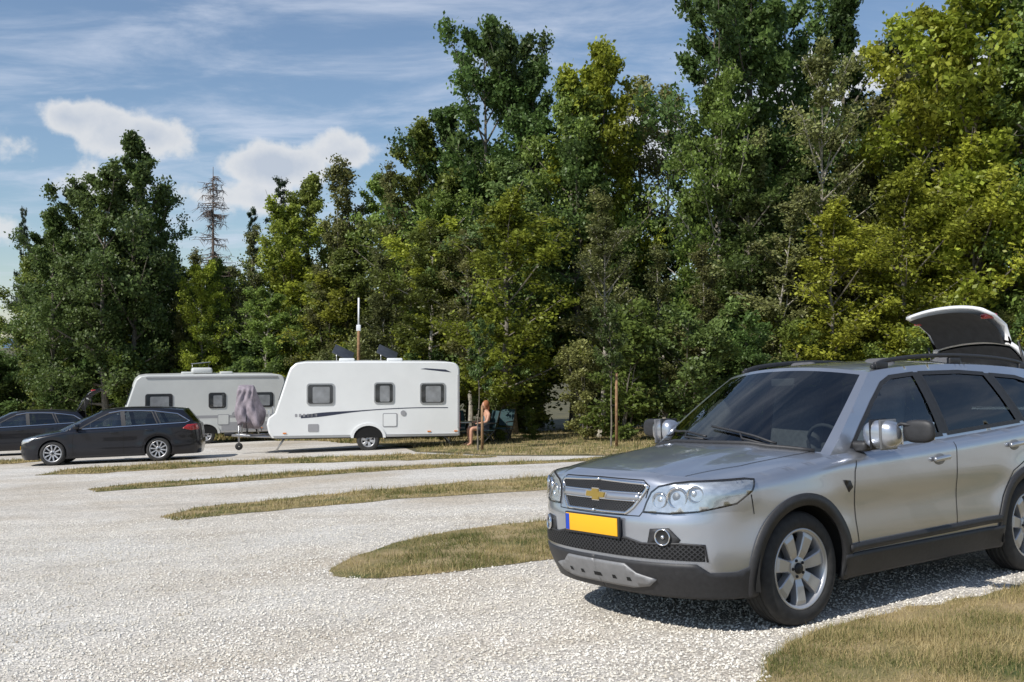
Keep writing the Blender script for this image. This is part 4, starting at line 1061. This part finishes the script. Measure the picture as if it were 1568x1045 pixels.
NM=dict(ashA='ash_tree',ashB='ash_tree',midA='deciduous_tree',midB='deciduous_tree',lime='acacia_tree',olive='willow_tree',birch='birch_tree',open='deciduous_tree',bushA='bush',bushB='bush',bushC='bush',spruce='spruce_tree',sapling='young_tree',dead='dead_spruce_tree')
rng=np.random.RandomState(21)
def plant(k,x,y,H,wid=1.0):
    s=H/HT[k];z=g_eff(x,y)-.05
    link(NM[k],T[k],(x,y,z),(0,0,rng.rand()*6.28),(s*wid,s*wid,s))
def survey(k,bear,dist,elev,wid=1.0):
    x=bear*dist;y=dist;plant(k,x,y,1.76+elev*dist-g_eff(x,y),wid)
R_=lambda px:(px-784)/1550
E_=lambda py:(530-py)/1550
for k,b,d,e,w in [
 ('spruce',36,56,318,.40),('ashB',78,44,320,.95),('ashA',118,45,282,.95),('ashA',168,43,250,1.0),('ashB',206,44,205,.85),('ashA',244,45,292,.85),
 ('olive',290,49,378,1),('midA',325,46,395,1),('dead',326,52,254,1.0),('lime',308,44,400,.9),('olive',360,50,345,1),('spruce',385,56,318,.7),('spruce',432,57,272,.75),
 ('lime',436,47,305,1),('midA',470,49,268,1),('olive',508,47,248,1),('olive',545,48,254,1),('midB',580,47,264,1),('olive',612,45,258,1),
 ('midA',640,44,186,1.05),('ashB',672,44,165,1),('ashA',738,43,32,.85),('ashA',792,44,42,.78),('ashB',828,43,92,.85),
 ('midA',878,40,108,.95),('lime',925,41,58,.85),('midA',905,42,90,.85),('birch',990,44,112,1.1),('birch',1034,43,128,1.0),('olive',960,42,215,1),
 ('ashA',1092,38,-20,.82),('ashB',1138,39,-60,.9),('midB',1105,36,110,.8),('ashA',1205,41,-10,.85),('birch',1246,35,60,1),('ashB',1300,40,-20,.75),
 ('birch',1355,40,40,1.1),('midA',1396,42,75,.9),('lime',1436,35,0,1),('lime',1490,34,-40,1.1),('olive',1380,37,140,1),('ashB',1545,35,-70,.95),('midB',1600,33,-60,1),('ashA',1680,33,-60,1)]:
    survey(k,R_(b),d,E_(e),w)
edge=np.array([(-30,48.5),(-25,47.5),(-19,45),(-14,43.6),(-9,41.5),(-6,39),(-3.2,35),(-.6,32.3),(2.6,30.6),(6,30.2),(11,31.5),(16,32.5),(24,34)],float)
L=np.concatenate([[0],np.cumsum(np.linalg.norm(np.diff(edge,axis=0),axis=1))])
def along(s): return np.array([np.interp(s,L,edge[:,0]),np.interp(s,L,edge[:,1])])
def topz(x,y,frac):
    px=784+x/y*1550
    sky=np.interp(px,[-100,0,60,205,260,300,360,430,600,660,740,840,925,965,1000,1050,1090,1200,1600],[480,480,340,260,330,405,385,330,300,230,130,140,150,270,285,270,150,80,0])
    return 1.76+(530-sky)/1550*y*frac
for row,(off,step,frac,kinds) in enumerate([(1.5,2.5,.58,['midA','olive','open','lime','ashB','birch','midB','olive','lime']),(4.5,2.8,.78,['ashB','midA','olive','midB','lime','birch','midA']),(10,3.5,.85,['ashA','ashB','midB','midA'])]):
    s=rng.rand()*2
    while s<L[-1]:
        p=along(s);x,y=p[0]+rng.randn()*.6,p[1]+off+rng.randn()*.7
        if x/y*1550+784>48:
            H=max(4.5,(topz(x,y,frac*rng.uniform(.80,1.1))-g_eff(x,y)));k=kinds[rng.randint(len(kinds))]
            plant(k,x,y,H,min(1.45,max(1.0,11.5/H)))
        s+=step*rng.uniform(.7,1.3)
s=0
while s<L[-1]:
    p=along(s);x,y=p[0]+rng.randn()*.4,p[1]+rng.uniform(-.9,1.2)
    px=784+x/y*1550
    if 660<px<900: h=rng.uniform(1.0,1.9)
    elif px<420: h=rng.uniform(3.2,5)
    else: h=rng.uniform(2.6,4.6)
    k=['bushA','bushB','bushC','bushB','bushA'][rng.randint(5)];plant(k,x,y,h,1.2)
    s+=rng.uniform(1.1,1.9)
s=0
while s<L[-1]:
    p=along(s);x,y=p[0]+rng.randn()*.8,p[1]+rng.uniform(6,11)
    plant(['bushA','bushB'][rng.randint(2)],x,y,rng.uniform(4,5.5),1.4);s+=rng.uniform(2.8,3.8)
for x,y,H in ((-.92,27.3,3.6),(2.62,26.6,3.9)):
    plant('sapling',x,y,H,.9)
    st=empty('tree_stake');st.location=(x+.12,y-.05,gz(x+.12,y));tube('post',[(0,0,-.1),(0,0,1.95 if x>0 else 1.2)],[.04,.035],M['wood'],st);tube('tie',[(-.14,.05,1.1),(.02,0,1.1)],.015,M['gap'],st)
V=[];F=[];xs=np.linspace(-5200,5200,140)
for i,x in enumerate(xs):
    h=48+22*math.sin(x*.0011+1)+12*math.sin(x*.0031)+5*math.sin(x*.011)
    for yy,hh in ((2900,-12),(3300,h*.55),(3800,h),(4500,-12)): V.append((x,yy,hh))
for i in range(139):
    for j in range(3): a=i*4+j;F.append((a,a+4,a+5,a+1))
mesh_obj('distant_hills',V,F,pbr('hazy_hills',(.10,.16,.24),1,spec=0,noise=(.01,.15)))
# ---------------------------------------------------------------- sky, sun, camera
SUN=Vector((-.76,-.62,0)).normalized();EL=math.radians(44)
w=bpy.data.worlds.new('World');scene.world=w;w.use_nodes=True;nt=w.node_tree;nt.nodes.clear();N=nt.nodes.new;K=nt.links.new
out=N('ShaderNodeOutputWorld');bg=N('ShaderNodeBackground');bg.inputs[1].default_value=.11
sky=N('ShaderNodeTexSky');sky.sky_type='NISHITA';sky.sun_disc=False;sky.sun_elevation=EL
sky.sun_rotation=math.atan2(SUN.x,SUN.y);sky.dust_density=.2;sky.ozone_density=4.0;sky.air_density=1.1
tc=N('ShaderNodeTexCoord')
sep=N('ShaderNodeSeparateXYZ');K(tc.outputs['Generated'],sep.inputs[0])
mz=N('ShaderNodeMath');mz.operation='MAXIMUM';mz.inputs[1].default_value=.0;K(sep.outputs[2],mz.inputs[0])
az=N('ShaderNodeMath');az.operation='ADD';az.inputs[1].default_value=.12;K(mz.outputs[0],az.inputs[0])
dx=N('ShaderNodeMath');dx.operation='DIVIDE';K(sep.outputs[0],dx.inputs[0]);K(az.outputs[0],dx.inputs[1])
dy=N('ShaderNodeMath');dy.operation='DIVIDE';K(sep.outputs[1],dy.inputs[0]);K(az.outputs[0],dy.inputs[1])
cb=N('ShaderNodeCombineXYZ');K(dx.outputs[0],cb.inputs[0]);K(dy.outputs[0],cb.inputs[1])
mp=N('ShaderNodeMapping');mp.inputs['Rotation'].default_value=(0,0,.35);mp.inputs['Scale'].default_value=(.9,1.7,1);K(cb.outputs[0],mp.inputs[0])
cn=N('ShaderNodeTexNoise');cn.inputs['Scale'].default_value=1.9;cn.inputs['Detail'].default_value=10;cn.inputs['Roughness'].default_value=.62;cn.inputs['Distortion'].default_value=.4;K(mp.outputs[0],cn.inputs[0])
cr=N('ShaderNodeMapRange');cr.interpolation_type='SMOOTHSTEP';cr.inputs[1].default_value=.40;cr.inputs[2].default_value=.76;cr.inputs[3].default_value=.05;cr.inputs[4].default_value=.72;K(cn.outputs[0],cr.inputs[0])
m1=N('ShaderNodeMix');m1.data_type='RGBA';K(cr.outputs[0],m1.inputs[0]);K(sky.outputs[0],m1.inputs[6]);m1.inputs[7].default_value=(6.0,6.6,7.8,1)
prev=None
for px,py,rx,ry,wt in [(430,250,80,32,1),(530,235,60,26,.95),(235,210,80,34,1),(95,180,60,26,.82),(150,285,150,36,.62),(10,215,60,36,.75),(20,340,120,50,.6),(980,225,70,50,.9),(1210,150,120,60,.9),(1340,110,80,50,.9),(1500,120,90,60,.8),(310,300,150,30,.75)]:
    c=Vector((R_(px),1,E_(py))).normalized()
    s=N('ShaderNodeVectorMath');s.operation='SUBTRACT';K(tc.outputs['Generated'],s.inputs[0]);s.inputs[1].default_value=c
    q=N('ShaderNodeVectorMath');q.operation='MULTIPLY';K(s.outputs[0],q.inputs[0]);q.inputs[1].default_value=(1550/rx,1550/rx*.5,1550/ry)
    l=N('ShaderNodeVectorMath');l.operation='LENGTH';K(q.outputs[0],l.inputs[0])
    a=N('ShaderNodeMapRange');a.inputs[1].default_value=0;a.inputs[2].default_value=1.9;a.inputs[3].default_value=wt;a.inputs[4].default_value=0;K(l.outputs['Value'],a.inputs[0])
    if prev is None: prev=a.outputs[0]
    else:
        x=N('ShaderNodeMath');x.operation='MAXIMUM';K(prev,x.inputs[0]);K(a.outputs[0],x.inputs[1]);prev=x.outputs[0]
kn=N('ShaderNodeTexNoise');kn.inputs['Scale'].default_value=14;kn.inputs['Detail'].default_value=9;kn.inputs['Roughness'].default_value=.58;K(tc.outputs['Generated'],kn.inputs[0])
ka=N('ShaderNodeMath');ka.operation='MULTIPLY_ADD';ka.inputs[1].default_value=1.6;ka.inputs[2].default_value=-.8;K(kn.outputs[0],ka.inputs[0])
kb=N('ShaderNodeMath');kb.operation='ADD';K(ka.outputs[0],kb.inputs[0]);K(prev,kb.inputs[1])
kc=N('ShaderNodeMapRange');kc.interpolation_type='SMOOTHSTEP';kc.inputs[1].default_value=.38;kc.inputs[2].default_value=.64;K(kb.outputs[0],kc.inputs[0])
kd=N('ShaderNodeMapRange');kd.inputs[1].default_value=.45;kd.inputs[2].default_value=1.0;K(kb.outputs[0],kd.inputs[0])
cc=N('ShaderNodeValToRGB');cc.color_ramp.elements[0].color=(.90,.90,.90,1);cc.color_ramp.elements[1].color=(.58,.64,.74,1);K(kd.outputs[0],cc.inputs[0])
cs_=N('ShaderNodeVectorMath');cs_.operation='SCALE';cs_.inputs['Scale'].default_value=8.4;K(cc.outputs[0],cs_.inputs[0])
k9=N('ShaderNodeMath');k9.operation='MULTIPLY';k9.inputs[1].default_value=.92;K(kc.outputs[0],k9.inputs[0])
m2=N('ShaderNodeMix');m2.data_type='RGBA';K(k9.outputs[0],m2.inputs[0]);K(m1.outputs[2],m2.inputs[6]);K(cs_.outputs[0],m2.inputs[7])
K(m2.outputs[2],bg.inputs[0]);K(bg.outputs[0],out.inputs[0])
sl=bpy.data.lights.new('sun','SUN');sl.energy=5.0;sl.angle=math.radians(.5);sl.color=(1,.96,.90)
so=bpy.data.objects.new('sun',sl);scene.collection.objects.link(so)
S=Vector((SUN.x*math.cos(EL),SUN.y*math.cos(EL),math.sin(EL)))
so.rotation_euler=S.to_track_quat('Z','Y').to_euler()
cam=bpy.data.cameras.new('camera');cam.lens=1550/1568*36;cam.clip_end=12000;cam.sensor_width=36
co=bpy.data.objects.new('camera',cam);scene.collection.objects.link(co);co.location=(0,0,1.76)
co.rotation_euler=(math.pi/2+math.atan(7.5/1550),0,0);scene.camera=co
